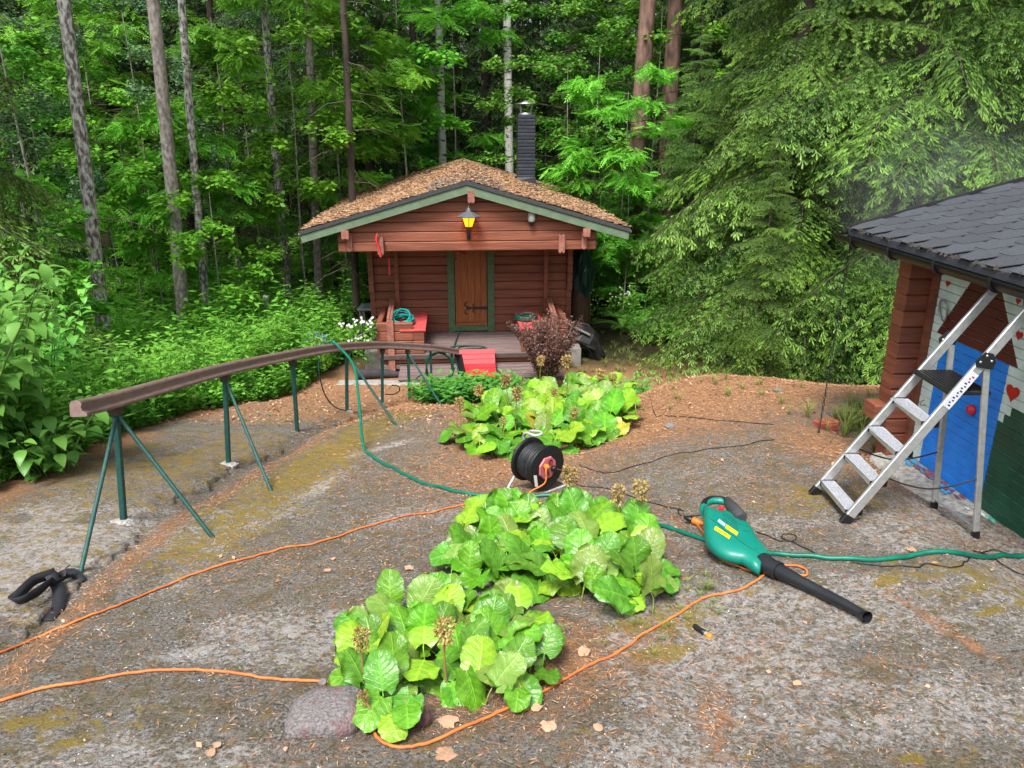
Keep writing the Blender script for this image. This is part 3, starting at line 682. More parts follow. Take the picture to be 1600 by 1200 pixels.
# grey tin lid on poles left behind the cabin
TB = thing('tin_bench', 'small grey metal topped bench left of the cabin wall', 'bench', at(581, 480, 13.2)-Vector((0, 0, .42)), 0)
MB().box((-.22, -.2, .40), (.24, .22, .44), None, .008).build('top', mat('bluish grey tin', (.20, .25, .27)), TB, True)
for sx in (-.18, .2):
    for sy in (-.16, .18): MB().box((sx-.02, sy-.02, -.4), (sx+.02, sy+.02, .40)).build('leg', M_deck, TB, True)
# garden lamp in the green on the left
GL = thing('garden_lamp', 'small pale garden lamp post standing in the greenery left of the cabin', 'lamp', at(417, 478, 13.5)-Vector((0, 0, .6)), 0)
MB().lathe([(.03, 0), (.03, .55)], 8).build('post', M_zinc, GL, True)
MB().lathe([(.035, .55), (.05, .57), (.045, .74), (.06, .75), (.05, .79), (0, .80)], 12).build('lamp_head', M_white, GL, True)
# ------------------------------------------------------------ painted playhouse (local: x into the house, y away from the camera, z up)
def atz(px, py, z): r = ray(px, py); return Vector(r*z/r[2])
def aty(px, py, y): return at(px, py, y)
PH = thing('playhouse', 'small brown playhouse with painted mural wall and black shingle roof behind the ladder', 'playhouse', (3.063, 5.346, -2.436), R_(2.93))
PH['kind'] = 'structure'
P_white = mat('pale mint painted siding', (.64, .77, .73), (.50, .62, .58), 8, .6, .3, 30)
P_hat = mat('dark red mural paint', (.105, .016, .012), (.08, .012, .009), 8, .5, .15, 30)
P_blue = mat('bright blue mural paint', (.010, .24, .86), (.008, .19, .74), 8, .45, .15, 30)
P_grn = mat('dark green mural paint', (.008, .085, .048), (.006, .055, .032), 5, .4, .25, 20)
P_heart = mat('red heart paint', (.50, .01, .015), (.42, .01, .012), 8, .4)
ROWH = .0615; NR = 24; Z0 = .03
def zones(z):
    """paint boundaries along the wall at height z: list of (y_from, y_to, material index) from the far corner to the near end"""
    hat = None
    if z > 1.0:
        t = (z-1.0)/.48; yl = .02+(-.29-.02)*t; yr = -.87+(-.55+.87)*t
        return [(.07, yl, 0), (yl, yr, 1), (yr, -3.2, 0)]
    yl = -.065; yr = -.78
    gy = -.80
    if z < .66: return [(.07, yl, 0), (yl, yr+.0, 2), (yr, -2.3, 3), (-2.3, -3.2, 0)]
    if z < .72: return [(.07, yl, 0), (yl, yr, 2), (yr, -.83, 0), (-.83, -2.2, 3), (-2.2, -3.2, 0)]
    if z < .78: return [(.07, yl, 0), (yl, yr, 2), (yr, -.88, 0), (-.88, -2.1, 3), (-2.1, -3.2, 0)]
    return [(.07, yl, 0), (yl, yr, 2), (yr, -3.2, 0)]
for k in range(NR):
    zb = Z0+k*ROWH; zt = zb+ROWH-.0015; m = MB(); zc = (zb+zt)/2
    za = zones(zc); lo_, hi_ = (zones(zb+.002), zones(zt)) if zb > 1.0 else (za, za)
    if len(lo_) != len(hi_) or len(lo_) != len(za): lo_ = hi_ = za
    for j, (a, b, mi_) in enumerate(za):
        m.mi(mi_)
        prof = [(-.004, zb), (-.0105, zb+.0045), (-.012, zt-.003), (-.006, zt)]
        for q in range(3):
            (xa, z0), (xb, z1) = prof[q], prof[q+1]
            def yy_(v, i, z): return lo_[j][i]+(hi_[j][i]-lo_[j][i])*(z-zb)/(zt-zb)
            m.add([(xa, yy_(0, 0, z0), z0), (xa, yy_(0, 1, z0), z0), (xb, yy_(0, 1, z1), z1), (xb, yy_(0, 0, z1), z1)], [(0, 1, 2, 3)])
    m.mi(0); m.add([(0, .07, zb), (-.009, .07, zb+.006), (-.012, .07, zt-.003), (-.006, .07, zt), (.0, .07, zt)], [(0, 1, 2, 3, 4)])
    m.add([(-.006, .07, zt), (-.006, -3.2, zt), (.02, -3.2, zt), (.02, .07, zt)], [(0, 1, 2, 3)])
    m.build('siding_board', [P_white, P_hat, P_blue, P_grn], PH, True)
MB().box((.003, -3.2, .0), (2.9, .09, 1.50)).build('wall_core', mat('backing board in painted gap shade', (.12, .14, .13)), PH, True)  # dark mint core: the shade in the board joints is put into its colour
# corner posts and log ends
MB().box((-.045, .073, .0), (.02, .125, 1.50), None, .005).build('corner_board', M_brown, PH, True)
for k in range(13):
    z = -.06+k*.12; xl = -.205 if k != 3 else -.31
    if k < 3: xl = -.20+.02*(2-k)
    logbox(xl, .02, .13, .29, z, z+.116).build('log_end', M_brown, PH, True)
    logbox(.02, 2.9, .132, .27, z, z+.116).build('log', M_brown, PH, True)
m = MB()
for yq in np.arange(-3.2, .05, .5): m.box((-.045, yq-.02, 1.503), (.3, yq+.02, 1.56))
m.build('rafter', M_black, PH, True)
# plinth with paint drips
pl = mat('concrete plinth splashed with paint', (.42, .41, .38), (.22, .21, .19), 25, .9, .6, 60)
m = MB(); ys_ = np.linspace(.2, -3.2, 60); V = []; F = []
for i, y in enumerate(ys_):
    wv = .19+.07*float(fbm(y*3, 0, 4))+.03*float(fbm(y*17, 0, 9))
    V += [(.0, y, .028), (-.03, y, .022-.01*float(fbm(y*9, 2, 3))), (-wv, y, .028-.15*wv-.008*float(fbm(y*7, 5, 3))), (-wv-.03, y, -.16)]
for i in range(len(ys_)-1):
    for j in range(3): a = i*4+j; F.append((a, a+1, a+5, a+4))
m.add(V, F, True).build('plinth', pl, PH, True)
P_teal = mat('turquoise paint splashes', (.10, .50, .40), (.04, .28, .20), 40, .6)
P_bl2 = mat('light blue paint splashes', (.05, .36, .68), (.04, .26, .50), 40, .6)
P_mau = mat('mauve paint splashes', (.22, .10, .16), (.26, .05, .05), 30, .6)
def splash(y0, y1, x0, x1, material, n, seed, sz=.02):
    q = random.Random(seed); m = MB()
    for i in range(n):
        y = q.uniform(y0, y1); x = q.uniform(x0, x1); s_ = q.uniform(.3, 1)*sz; t = (-x-.03)/.12
        zz = .0265-.002 if x > -.03 else .024-.055*min(1, max(0, t))+.004
        k = 7; P = [(x+s_*math.cos(a)*q.uniform(.5, 1.2)*.8, y+s_*math.sin(a)*q.uniform(.7, 1.6)*2.0) for a in np.linspace(0, 2*PI, k+1)[:-1]]
        m.add([(p[0], p[1], .0265+.002-.15*max(0, -p[0])+.004*q.random()+.002) for p in P], [tuple(range(k))])
    return m.build('paint_splash', material, PH, True, 'stuff')
splash(.06, -.55, -.11, -.02, P_bl2, 26, 1, .022); splash(-.1, -.62, -.07, -.01, P_mau, 30, 2, .022); splash(-.75, -2.6, -.20, -.01, P_teal, 130, 3, .022); splash(-.7, -2.4, -.10, -.01, P_white, 24, 4, .016)
# mural details
def heart(y, z, s_):
    P = []
    for t in np.linspace(0, 2*PI, 25)[:-1]:
        P.append((-.0155, y-.0625*s_*16*math.sin(t)**3, z+.0625*s_*(13*math.cos(t)-5*math.cos(2*t)-2*math.cos(3*t)-math.cos(4*t))))
    m = MB(); n = len(P); m.add(P+[(-.012, p[1], p[2]) for p in P], [tuple(range(n))[::-1]]+[(i, (i+1) % n, (i+1) % n+n, i+n) for i in range(n)])
    m.build('painted_heart', P_heart, PH, True)
for y, z, s_ in ((-.02, 1.375, .024), (-.81, 1.215, .032), (-.86, .86, .06), (-1.25, 1.32, .03), (-1.3, .95, .04), (-1.7, 1.15, .035), (-.74, 1.41, .022)): heart(y, z, s_)
MB().lathe([(.0, .035), (.028, .030), (.036, .012), (.036, 0), (.0, 0)], 16, Matrix.Translation((-.013, -.535, .625)) @ Matrix.Rotation(-PI/2, 4, 'Y')).build('round_knob', M_red, PH, True)
MB().tube([Vector((-.028-.014*math.cos(a), -.045+.045*math.sin(a), 1.19+.075*math.cos(a))) for a in np.linspace(0, 2*PI, 22)], .007, 6, False).build('ring_handle', M_zinc, PH, True)
MB().tube(catmull([(-.01, -.02, .47), (-.05, -.02, .47), (-.06, -.03, .50), (-.05, -.05, .52)]), .004, 5).build('hook', M_zinc, PH, True)
# roof
RX0, RY1, RY0, RZ0 = -.37, .80, -3.5, 1.66; TS = math.tan(R_(15)); RXR = 1.55
M_roof = mat('bluish black mineral shingle', (.068, .074, .088), (.036, .040, .049), 170, .85, .5, 200, obj_rand=.12, split=(.4, .62))
def rz_(x): return RZ0+(x-RX0)*TS
m = MB(); V = [(RX0, RY0, RZ0-.006), (RXR, RY0, rz_(RXR)-.006), (RXR, RY1, rz_(RXR)-.006), (RX0, RY1, RZ0-.006)]
m.add(V+[(a, b, c-.05) for a, b, c in V], [(0, 1, 2, 3), (7, 6, 5, 4), (0, 4, 5, 1), (1, 5, 6, 2), (2, 6, 7, 3), (3, 7, 4, 0)])
x2 = 2*RXR-RX0; V = [(RXR, RY0, rz_(RXR)-.006), (x2, RY0, RZ0-.006), (x2, RY1, RZ0-.006), (RXR, RY1, rz_(RXR)-.006)]
m.add(V+[(a, b, c-.05) for a, b, c in V], [(0, 1, 2, 3), (7, 6, 5, 4), (0, 4, 5, 1), (1, 5, 6, 2), (2, 6, 7, 3), (3, 7, 4, 0)])
m.build('roof_deck', M_roof, PH, True)
cs2, sn2 = math.cos(R_(15)), math.sin(R_(15))
EXPO, PIT = .17, .235
for r in range(11):
    a0 = r*EXPO-.01
    for c in range(20):
        yc = RY1-.10-c*PIT-(r % 2)*PIT/2
        if yc < RY0+.1: continue
        hw_ = PIT/2-.004; bt = .055
        P = [(a0, -bt), (a0, bt), (a0+EXPO*.80, hw_), (a0+EXPO*1.6, hw_), (a0+EXPO*1.6, -hw_), (a0+EXPO*.80, -hw_)]
        V = []
        for up in (.016, .008):
            for i, (a, y) in enumerate(P):
                lift = up*.55+(.002 if i < 2 else (.0 if i in (2, 5) else -.004)); V.append((RX0+a*cs2-sn2*lift, min(yc+y, RY1), RZ0+a*sn2+cs2*lift))
        m = MB().add(V, [(5, 4, 3, 2, 1, 0), (0, 1, 7, 6), (1, 2, 8, 7), (5, 0, 6, 11), (2, 3, 9, 8), (4, 5, 11, 10)]); m.build('shingle', M_roof, PH, True)
MB().beam((RX0+.02, RY1+.005, RZ0-.02), (RXR, RY1+.005, rz_(RXR)-.02), .02, .09).build('verge_board', M_black, PH, True)
m = MB(); V = []; F = []; ys_ = (RY1+.03, RY0)
pr = [(RX0-.02+.062*math.cos(a), RZ0-.045+.062*math.sin(a)) for a in np.linspace(PI*.98, 2*PI+.1, 11)]
pr2 = [(RX0-.02+.055*math.cos(a), RZ0-.045+.055*math.sin(a)) for a in np.linspace(PI*.98, 2*PI+.1, 11)]
for y in ys_: V += [(x-.02, y, z) for x, z in pr]+[(x-.02, y, z) for x, z in pr2]
for i in range(10):
    F += [(i, i+22, i+23, i+1), (i+11, i+12, i+34, i+33)]
F += [(0, 11, 33, 22), (10, 32, 43, 21), tuple(range(0, 11))]
m.add(V, F, True)
for yq in np.arange(RY1-.25, RY0, -.55): m.tube([(RX0-.04+.067*math.cos(a), yq, RZ0-.045+.067*math.sin(a)) for a in np.linspace(PI*.95, 2*PI, 9)], .012, 5)
gut = m.build('gutter', M_plast, PH, True)
q = random.Random(5); m = MB()
for i in range(160):
    y = q.uniform(RY0, RY1); x = RX0-.035+q.uniform(-.04, .05); a = q.uniform(0, PI); l = q.uniform(.008, .03)
    m.add([(x-l*math.cos(a)*.4, y-l*math.sin(a), RZ0+.008), (x+.004, y, RZ0+.012+q.uniform(0, .01)), (x+l*math.cos(a)*.4, y+l*math.sin(a), RZ0+.006), (x-.003, y, RZ0-.002)], [(0, 1, 2, 3)])
m.build('fallen_needles', mat('dark debris', (.03, .028, .025), (.08, .06, .04), 50), PH, True, 'stuff')
# rain chain
tip = wmat(PH) @ Vector((RX0-.02, RY1-.10, RZ0-.11)); bot = Vector((tip.x-.02, tip.y+.06, Hs(tip.x-.02, tip.y+.06)))
RC = thing('rain_chain', 'black rain chain hanging from the far gutter tip of the playhouse', 'chain', bot)
m = MB(); nl = 46
for i in range(nl):
    p = bot.lerp(tip, i/nl); h_ = (tip-bot).length/nl
    e = Vector((1, 0, 0)) if i % 2 else Vector((0, 1, 0))
    m.tube([p+e*.008*math.cos(a)+Vector((0, 0, h_/2+h_*.60*math.sin(a))) for a in np.linspace(0, 2*PI, 9)], .0032, 4, False)
m.build('link', M_black, RC, False, 'stuff')
bp_ = G(1290, 668); BK = MB().box((-.10, -.05, -.03), (.10, .05, .07), Matrix.Translation(bp_) @ Matrix.Rotation(.3, 4, 'Z'), .012).build('brick', mat('old red brick', (.36, .085, .05), (.22, .05, .03), 25, .9, .5, 60)); tag(BK, 'old red brick on the litter under the rain chain', 'brick')

# ------------------------------------------------------------ aluminium step ladder
M_alu = mat('brushed aluminium', (.62, .63, .64), (.50, .51, .52), 30, .38, .1, 90, metal=.75)
M_tread = mat('speckled aluminium tread', (.60, .62, .66), (.26, .28, .32), 160, .5, .5, 300, metal=.35, split=(.3, .6))
LD = thing('step_ladder', 'silver aluminium step ladder standing open against the painted playhouse wall', 'ladder', (1.95, 4.03, -2.25))
zf, zr_ = -2.25, -2.42
F_ = [Vector((1.955, 4.03, Hs(1.95, 4.03)+.0)), Vector((1.935, 4.46, Hs(1.94, 4.46)))]
Rr_ = [Vector((2.77, 4.06, Hs(2.77, 4.06))), Vector((2.75, 4.49, Hs(2.75, 4.49)))]
dz = 1.33; T_ = [Vector((2.80, 4.045, -.91)), Vector((2.855, 4.475, -.91))]
def onrail(i, z): a, b = F_[i], T_[i]; t = (z-a.z)/(b.z-a.z); return a.lerp(b, t)
for i in (0, 1):
    d = (T_[i]-F_[i]).normalized()
    MB().beam(F_[i]+d*.03, T_[i], .024, .058, (-1, 0, .6), .005).build('rail', M_alu, LD)
    MB().beam(F_[i]-d*.005, F_[i]+d*.055, .032, .066, (-1, 0, .6), .006).build('foot', M_plast, LD)
    hp = onrail(i, -1.235); hy = .028 if i == 0 else -.028
    top = hp+Vector((.02, 0, -.03)); d2 = (top-Rr_[i]).normalized()
    MB().beam(Rr_[i]+d2*.03, top, .022, .036, (1, 0, .3), .005).build('rear_leg', M_alu, LD)
    MB().beam(Rr_[i]-d2*.002, Rr_[i]+d2*.05, .028, .042, (1, 0, .3), .005).build('foot', M_plast, LD)
    m = MB(); s_ = -1 if i == 0 else 1
    c = hp+Vector((0, s_*.017, 0))
    P = [(-.055, .005), (-.01, .055), (.035, .045), (.055, .0), (.045, -.045), (-.045, -.03)]
    V = [(c.x+a, c.y-.004, c.z+b) for a, b in P]+[(c.x+a, c.y+.004, c.z+b) for a, b in P]; n = 6
    m.add(V, [tuple(range(n)), tuple(range(n, 2*n))[::-1]]+[(k, k+n, (k+1) % n+n, (k+1) % n) for k in range(n)])
    br = m.build('hinge_plate', M_plast, LD)
    for a, b in ((-.03, .0), (.0, .035), (.03, .005)):
        MB().lathe([(.0, -.006), (.007, -.006), (.007, .006), (0, .006)], 8, Matrix.Translation((c.x+a, c.y, c.z+b)) @ Matrix.Rotation(PI/2, 4, 'X')).build('rivet', M_alu, br)
for z in (-2.155, -1.97, -1.785, -1.60):
    a, b = onrail(0, z), onrail(1, z)
    a = a+Vector((0, .014, 0)); b = b-Vector((0, .014, 0)); m = MB()
    V = []
    for p in (a, b):
        V += [(p.x-.035, p.y, p.z), (p.x+.05, p.y, p.z+.0), (p.x+.05, p.y, p.z-.03), (p.x-.035, p.y, p.z-.03)]
    m.mi(0).add(V, [(0, 4, 5, 1)]); m.mi(1).add(V, [(1, 5, 6, 2), (2, 6, 7, 3), (3, 7, 4, 0), (0, 1, 2, 3), (7, 6, 5, 4)])
    for q_ in (-.030, -.018, -.006, .006, .018, .030, .042):
        m.mi(0).box((min(a.x, b.x)+q_-.003, a.y+.004, a.z+.0005), (min(a.x, b.x)+q_+.003, b.y-.004, a.z+.003))
    st = m.build('step', [M_tread, M_alu], LD)
    for p, s_ in ((a, -1), (b, 1)):
        MB().box((p.x-.04, p.y-.006 if s_ > 0 else p.y+.0, p.z-.034), (p.x+.062, p.y+.0 if s_ > 0 else p.y+.006, p.z+.006), None, .002).build('end_cap', M_plast, st)
a, b = onrail(0, -1.415), onrail(1, -1.415)
m = MB(); m.box((a.x-.04, a.y+.014, -1.44), (a.x+.20, b.y-.014, -1.415), None, .006)
for k in range(9): m.box((a.x-.03+k*.024, a.y+.03, -1.4148), (a.x-.02+k*.024, b.y-.03, -1.411))
m.build('platform', M_plast, LD)
c0 = Rr_[0].lerp(T_[0], .06)
d2 = Vector((0, 0, .07)); MB().beam(Rr_[0]+Vector((-.01, .012, .07)), Rr_[1]+Vector((-.01, -.012, .07)), .012, .014).build('cross_bar', M_alu, LD)
# top bow
m = MB(); t0, t1 = T_; up = (T_[0]-F_[0]).normalized()
for i, s_ in ((0, 1), (1, -1)):
    p = T_[i]; m.beam(p-up*.05, p+up*.012+Vector((0, s_*.06, 0)), .05, .022, (0, 0, 1), .004)
m.beam(T_[0]+up*.008+Vector((0, .055, 0)), T_[1]+up*.008-Vector((0, .055, 0)), .022, .05, (-1, 0, .6), .004)
m.build('top_bow', mat('grey cast bracket', (.30, .33, .38), (.24, .26, .31), 30, .5, metal=.3), LD)
# sticker with small print on the near rail
nrm = Vector((-1, 0, .6)).normalized(); d = (T_[0]-F_[0]).normalized(); sd_ = Vector((0, -1, 0))
a_, b_2 = onrail(0, -1.50), onrail(0, -1.30); side = Vector((0, -.0155, 0)); wv = d.cross(Vector((0, 1, 0))).normalized()
def quad_on(a, b, hw_, off): return [a-wv*hw_+off, b-wv*hw_+off, b+wv*hw_+off, a+wv*hw_+off]
st = MB().add([*quad_on(a_, b_2, .024, side), *quad_on(a_, b_2, .024, side*.8)], [(0, 1, 2, 3), (7, 6, 5, 4), (0, 4, 5, 1), (1, 5, 6, 2), (2, 6, 7, 3), (3, 7, 4, 0)]).build('label', mat('white sticker', (.62, .64, .70)), LD)
m = MB()
for k in range(13):
    t = .06+k*.068; p = a_.lerp(b_2, t); p2 = a_.lerp(b_2, t+.035); hw_ = .012 if k % 3 else .016
    m.mi(1 if k in (11, 12) else 0).add(quad_on(p, p2, hw_*.5, side*1.05+wv*(.004 if k % 2 else -.005)), [(0, 1, 2, 3), (3, 2, 1, 0)])
m.build('print', [M_cable, M_red], st)
# safety straps between rail and rear leg
for i, zz in ((0, -1.98), (1, -1.98)):
    p = onrail(i, -1.93); t_ = Rr_[i].lerp(onrail(i, -1.26), .36); mid_ = (p+t_)/2-Vector((0, 0, .07))
    MB().tube(catmull([p, p.lerp(mid_, .5)-Vector((0, 0, .012)), mid_, mid_.lerp(t_, .5)-Vector((0, 0, .012)), t_]), .005, 5).build('strap', M_cable, LD)

# ------------------------------------------------------------ handrail
M_rail = mat('brown moulded rail', (.20, .135, .12), (.155, .10, .088), 12, .42, .1, 40, stretch=(3, 1, 3))
M_post = mat('dark green painted steel', (.012, .075, .065), (.010, .05, .045), 20, .5, .2, 60)
M_dark = mat('dark bracket steel', (.03, .025, .022), (.05, .03, .02), 30, .6)
HR = thing('handrail', 'long brown handrail on dark green steel posts and struts curving down to the cabin', 'handrail', (-2.5, 4.49, -2.45))
tops = [at(122, 636, 4.02), at(178, 622, 4.49), at(350, 575, 5.99), at(456, 553, 7.25), at(500, 545, 7.9), at(541, 540, 8.5), at(597, 538, 9.39), at(641, 540, 9.9), at(680, 543, 10.35), at(716, 549, 10.9)]
path = catmull(tops, 10)
prof = [(-.052, -.01), (-.052, .03), (-.04, .052), (-.012, .058), (.012, .048), (.022, .03), (.016, .008), (.022, -.018), (.046, -.03), (.052, -.045), (.050, -.058), (-.046, -.058), (-.052, -.05)]
m = MB(); rings = []
for i, p in enumerate(path):
    t = (path[min(i+1, len(path)-1)]-path[max(i-1, 0)]).normalized(); x = t.cross(Vector((0, 0, 1))).normalized(); u = x.cross(t)
    rings.append([p+x*a*.86+u*(b*.80-.008) for a, b in prof])
m.loft(rings, True, True); m.build('rail', M_rail, HR)
def gtop(x, y): return float(slab_top(x, y)) if x < float(slab_edge(y))+.03 and y < 9.35 else Hs(x, y)
pb = [(193, 815, 4.49, 178), (357, 727, 5.99, 350), (465, 680, 7.29, 457), (542, 645, 8.5, 541), (597, 628, 9.39, 597), (640, 622, 9.87, 641)]
pts_top = []
for bx, by, Y, tx in pb:
    top = at(tx, 600, Y); top.z = 0
    j = min(range(len(path)), key=lambda i: abs(path[i].y-Y)); top = path[j]-Vector((0, 0, .055)); base = at(bx, by, Y)
    base.z = gtop(base.x, Y)-.02; pts_top.append(top)
    MB().beam(base, top, .036, .036, (0, 1, 0), .004).build('post', M_post, HR)
    MB().box((top.x-.03, top.y-.04, top.z-.055), (top.x+.03, top.y+.04, top.z+.002), None, .005).build('bracket', M_dark, HR)
    if by > 640:
        m = MB(); q = random.Random(int(bx)); rg = [[(base.x+r*math.cos(a)*q.uniform(.7, 1.3), base.y+r*math.sin(a)*q.uniform(.7, 1.3), base.z+h) for a in np.linspace(0, 2*PI, 9)[:-1]] for r, h in ((.09, -.01), (.07, .03), (.035, .045))]
        m.loft(rg, True, False).build('mortar_collar', M_gravel, HR)
for px_, Y in ((677, 10.25), (708, 10.75)):
    j = min(range(len(path)), key=lambda i: abs(path[i].y-Y)); top = path[j]-Vector((0, 0, .055))
    MB().beam(Vector((top.x, top.y, Hs(top.x, top.y)-.05)), top, .03, .03, (0, 1, 0), .004).build('post', M_post, HR)
for k, (gx, gy) in ((0, (122, 902)), (0, (335, 840)), (1, (425, 768)), (3, (622, 666)), (5, (693, 636))):
    g = G(gx, gy); MB().tube([g-Vector((0, 0, .02)), pts_top[k]-Vector((0, 0, .05))], .0135, 8).build('strut', M_post, HR)
g = at(722, 585, 10.7); MB().tube([Vector((g.x, g.y, Hs(g.x, g.y))), path[-1]-Vector((.05, .0, .05))], .012, 6).build('strut', M_post, HR)
e = path[-1]; MB().add([(e.x-.05, e.y-.03, e.z-.06), (e.x+.05, e.y-.03, e.z-.06), (e.x+.13, e.y-.05, Hs(e.x, e.y)), (e.x+.02, e.y-.05, Hs(e.x, e.y)), (e.x-.05, e.y+.06, e.z-.06), (e.x+.05, e.y+.06, e.z-.06), (e.x+.13, e.y+.06, Hs(e.x, e.y)), (e.x+.02, e.y+.06, Hs(e.x, e.y))],
     [(0, 3, 2, 1), (4, 5, 6, 7), (0, 1, 5, 4), (1, 2, 6, 5), (3, 0, 4, 7)]).build('end_post', mat('black rubber sleeve', (.012, .013, .012)), HR)
# scrolls of flat bar
MB().tube(catmull([at(498, 560, 7.95), at(499, 585, 8.0), at(507, 615, 8.15), at(522, 635, 8.3), at(541, 642, 8.47)]), .012, 6, flat=.6).build('scroll', M_post, HR)
MB().tube(catmull([at(612, 602, 9.6), at(622, 603, 9.65), at(624, 610, 9.7), at(616, 616, 9.65), at(602, 616, 9.5)]), .008, 6).build('scroll', M_post, HR)
MB().tube(catmull([at(649, 598, 9.95), at(652, 590, 10.0), at(662, 585, 10.1), at(674, 584, 10.2)]), .010, 6).build('scroll', M_post, HR)

# ------------------------------------------------------------ hoses, cords, cables on the ground
def along_ground(pts, lift, n=10, r=.01, wob=0, seed=1):
    q = random.Random(seed); W = []
    for p in pts:
        if len(p) == 2: g = G(*p); W.append(Vector((g.x, g.y, 0)))
        else: W.append(Vector((p[0], p[1], 0)))
    P = catmull(W, n); out = []
    for i, p in enumerate(P):
        if wob: p = p+Vector((q.gauss(0, wob), q.gauss(0, wob), 0))
        out.append(Vector((p.x, p.y, Hs(p.x, p.y)+lift)))
    return out
j = min(range(len(path)), key=lambda i: abs(path[i].y-8.2)); over = path[j]
yg = G(568, 706).y; hp = [over+Vector((-.06, .02, -.02)), over+Vector((-.02, .0, .065)), over+Vector((.05, -.03, .04)), at(552, 570, over.y*.75+yg*.25), at(560, 620, over.y*.45+yg*.55), at(564, 665, over.y*.2+yg*.8), at(567, 695, yg+.02)]
g1 = along_ground([(568, 706), (600, 727), (650, 752), (700, 767), (745, 776), (800, 777), (870, 777), (912, 786), (960, 801), (1030, 824), (1100, 846), (1150, 858), (1205, 868), (1270, 872), (1330, 876), (1390, 876), (1440, 868), (1500, 868), (1560, 871), (1600, 872), (1700, 880)], .013, 8)
hose = MB().tube(catmull(hp, 6)+g1[1:], .0135, 8).build('garden_hose', M_hose); tag(hose, 'green garden hose draped over the handrail and running across the rock', 'hose')
c1 = along_ground([(-60, 1040), (0, 1022), (60, 998), (110, 977), (180, 950), (240, 925), (300, 900), (360, 880), (430, 862), (500, 848), (560, 828), (640, 806), (700, 795), (742, 787), (775, 782), (800, 778)], .008, 10, wob=.0015)
c2 = along_ground([(-60, 1110), (0, 1098), (60, 1080), (120, 1070), (180, 1058), (250, 1050), (330, 1051), (400, 1060), (440, 1065), (480, 1066), (530, 1072), (572, 1090), (578, 1125), (592, 1158), (625, 1171), (680, 1160), (770, 1120), (850, 1082), (905, 1050), (960, 1025), (1010, 990), (1062, 960), (1100, 936), (1150, 925), (1180, 910), (1196, 898)], .008, 10, wob=.0012)
RC_ = Vector((.19, 5.25, -2.40))
faced = Matrix.Rotation(R_(-50), 3, 'Z')
plug = RC_+faced @ Vector((.125, -.055, .03))
up1 = [Vector((.12, 4.95, Hs(.12, 4.95)+.01)), Vector((.13, 5.03, -2.53)), RC_+faced @ Vector((.165, -.075, -.08)), RC_+faced @ Vector((.165, -.065, .02)), plug+faced @ Vector((.02, 0, 0))]
o = MB().tube(c1+catmull(up1, 6), .0062, 7).build('extension_cord', M_cord); tag(o, 'orange extension cord running from the left edge to the cable reel', 'cord')
c2b = along_ground([(1196, 898), (1170, 892), (1130, 880), (1110, 860), (1098, 835), (1090, 822)], .009, 8)
o = MB().tube(c2, .0062, 7).build('extension_cord', M_cord); tag(o, 'orange extension cord running under the round rock and past the front plants', 'cord')
c3 = along_ground([(1088, 820), (1105, 845), (1128, 877), (1160, 890), (1200, 896), (1235, 900), (1258, 902), (1259, 893), (1245, 887), (1225, 885)], .010, 8)
o = MB().tube(c3, .0062, 7).build('extension_cord', M_cord); tag(o, 'short orange cord end looping under the leaf blower nozzle', 'cord')
def plugs(p, d, label):
    t = thing('cord_connector', label, 'plug', p); z = Vector((0, 0, 1)); d = d.normalized()
    M = d.to_track_quat('Z', 'Y').to_matrix().to_4x4()
    MB().lathe([(.008, -.045), (.016, -.03), (.022, 0), (.022, .022), (.018, .028)], 12, M).build('socket_body', mat('orange plastic', (.75, .20, .02), (.62, .15, .015), 10, .4), t, True)
    MB().lathe([(.015, .028), (.019, .032), (.017, .06), (.008, .085)], 12, M).build('plug_body', M_plast, t, True)
g = G(1088, 820); g.z += .022; plugs(g, Vector((-.8, .6, .05)), 'orange and black cord connector lying left of the leaf blower handle')
def cable(pts, label, r=.0035, wob=.004, seed=1, name='cable'):
    o = MB().tube(along_ground(pts, r+.003, 8, wob=wob, seed=seed), r, 5).build(name, M_cable); tag(o, label, 'cable')
cable([(905, 727), (925, 735), (950, 740), (985, 731), (1040, 714), (1100, 703), (1160, 697), (1210, 688)], 'black reel cable trailing right over the needles', .0035)
cable([(985, 597), (1003, 612), (1020, 640), (1040, 650), (1100, 655), (1160, 660), (1210, 665)], 'thin black cable crossing the litter beyond the plants', .0035)
cable([(900, 758), (950, 765), (1010, 785), (1062, 798)], 'thin black cable from the reel to the cord connector', .003, .002)
cable([(1068, 800), (1060, 797), (1062, 806), (1075, 808), (1100, 806)], 'short looped black lead at the leaf blower handle', .004, .001)
cable([(1180, 832), (1205, 841), (1222, 847), (1240, 846), (1243, 838), (1225, 836), (1222, 842), (1240, 849), (1258, 858), (1275, 867)], 'thin black wire with a small loop beyond the leaf blower nozzle', .003, .001)
cable([(1330, 880), (1370, 886), (1430, 888), (1445, 882), (1490, 888), (1510, 878), (1530, 866), (1550, 872), (1580, 892), (1610, 905)], 'thin black wire wandering below the ladder along the green hose', .0035, .003)
cable([(1520, 862), (1560, 862), (1600, 868), (1640, 880)], 'thin black wire along the playhouse plinth', .003, .002)

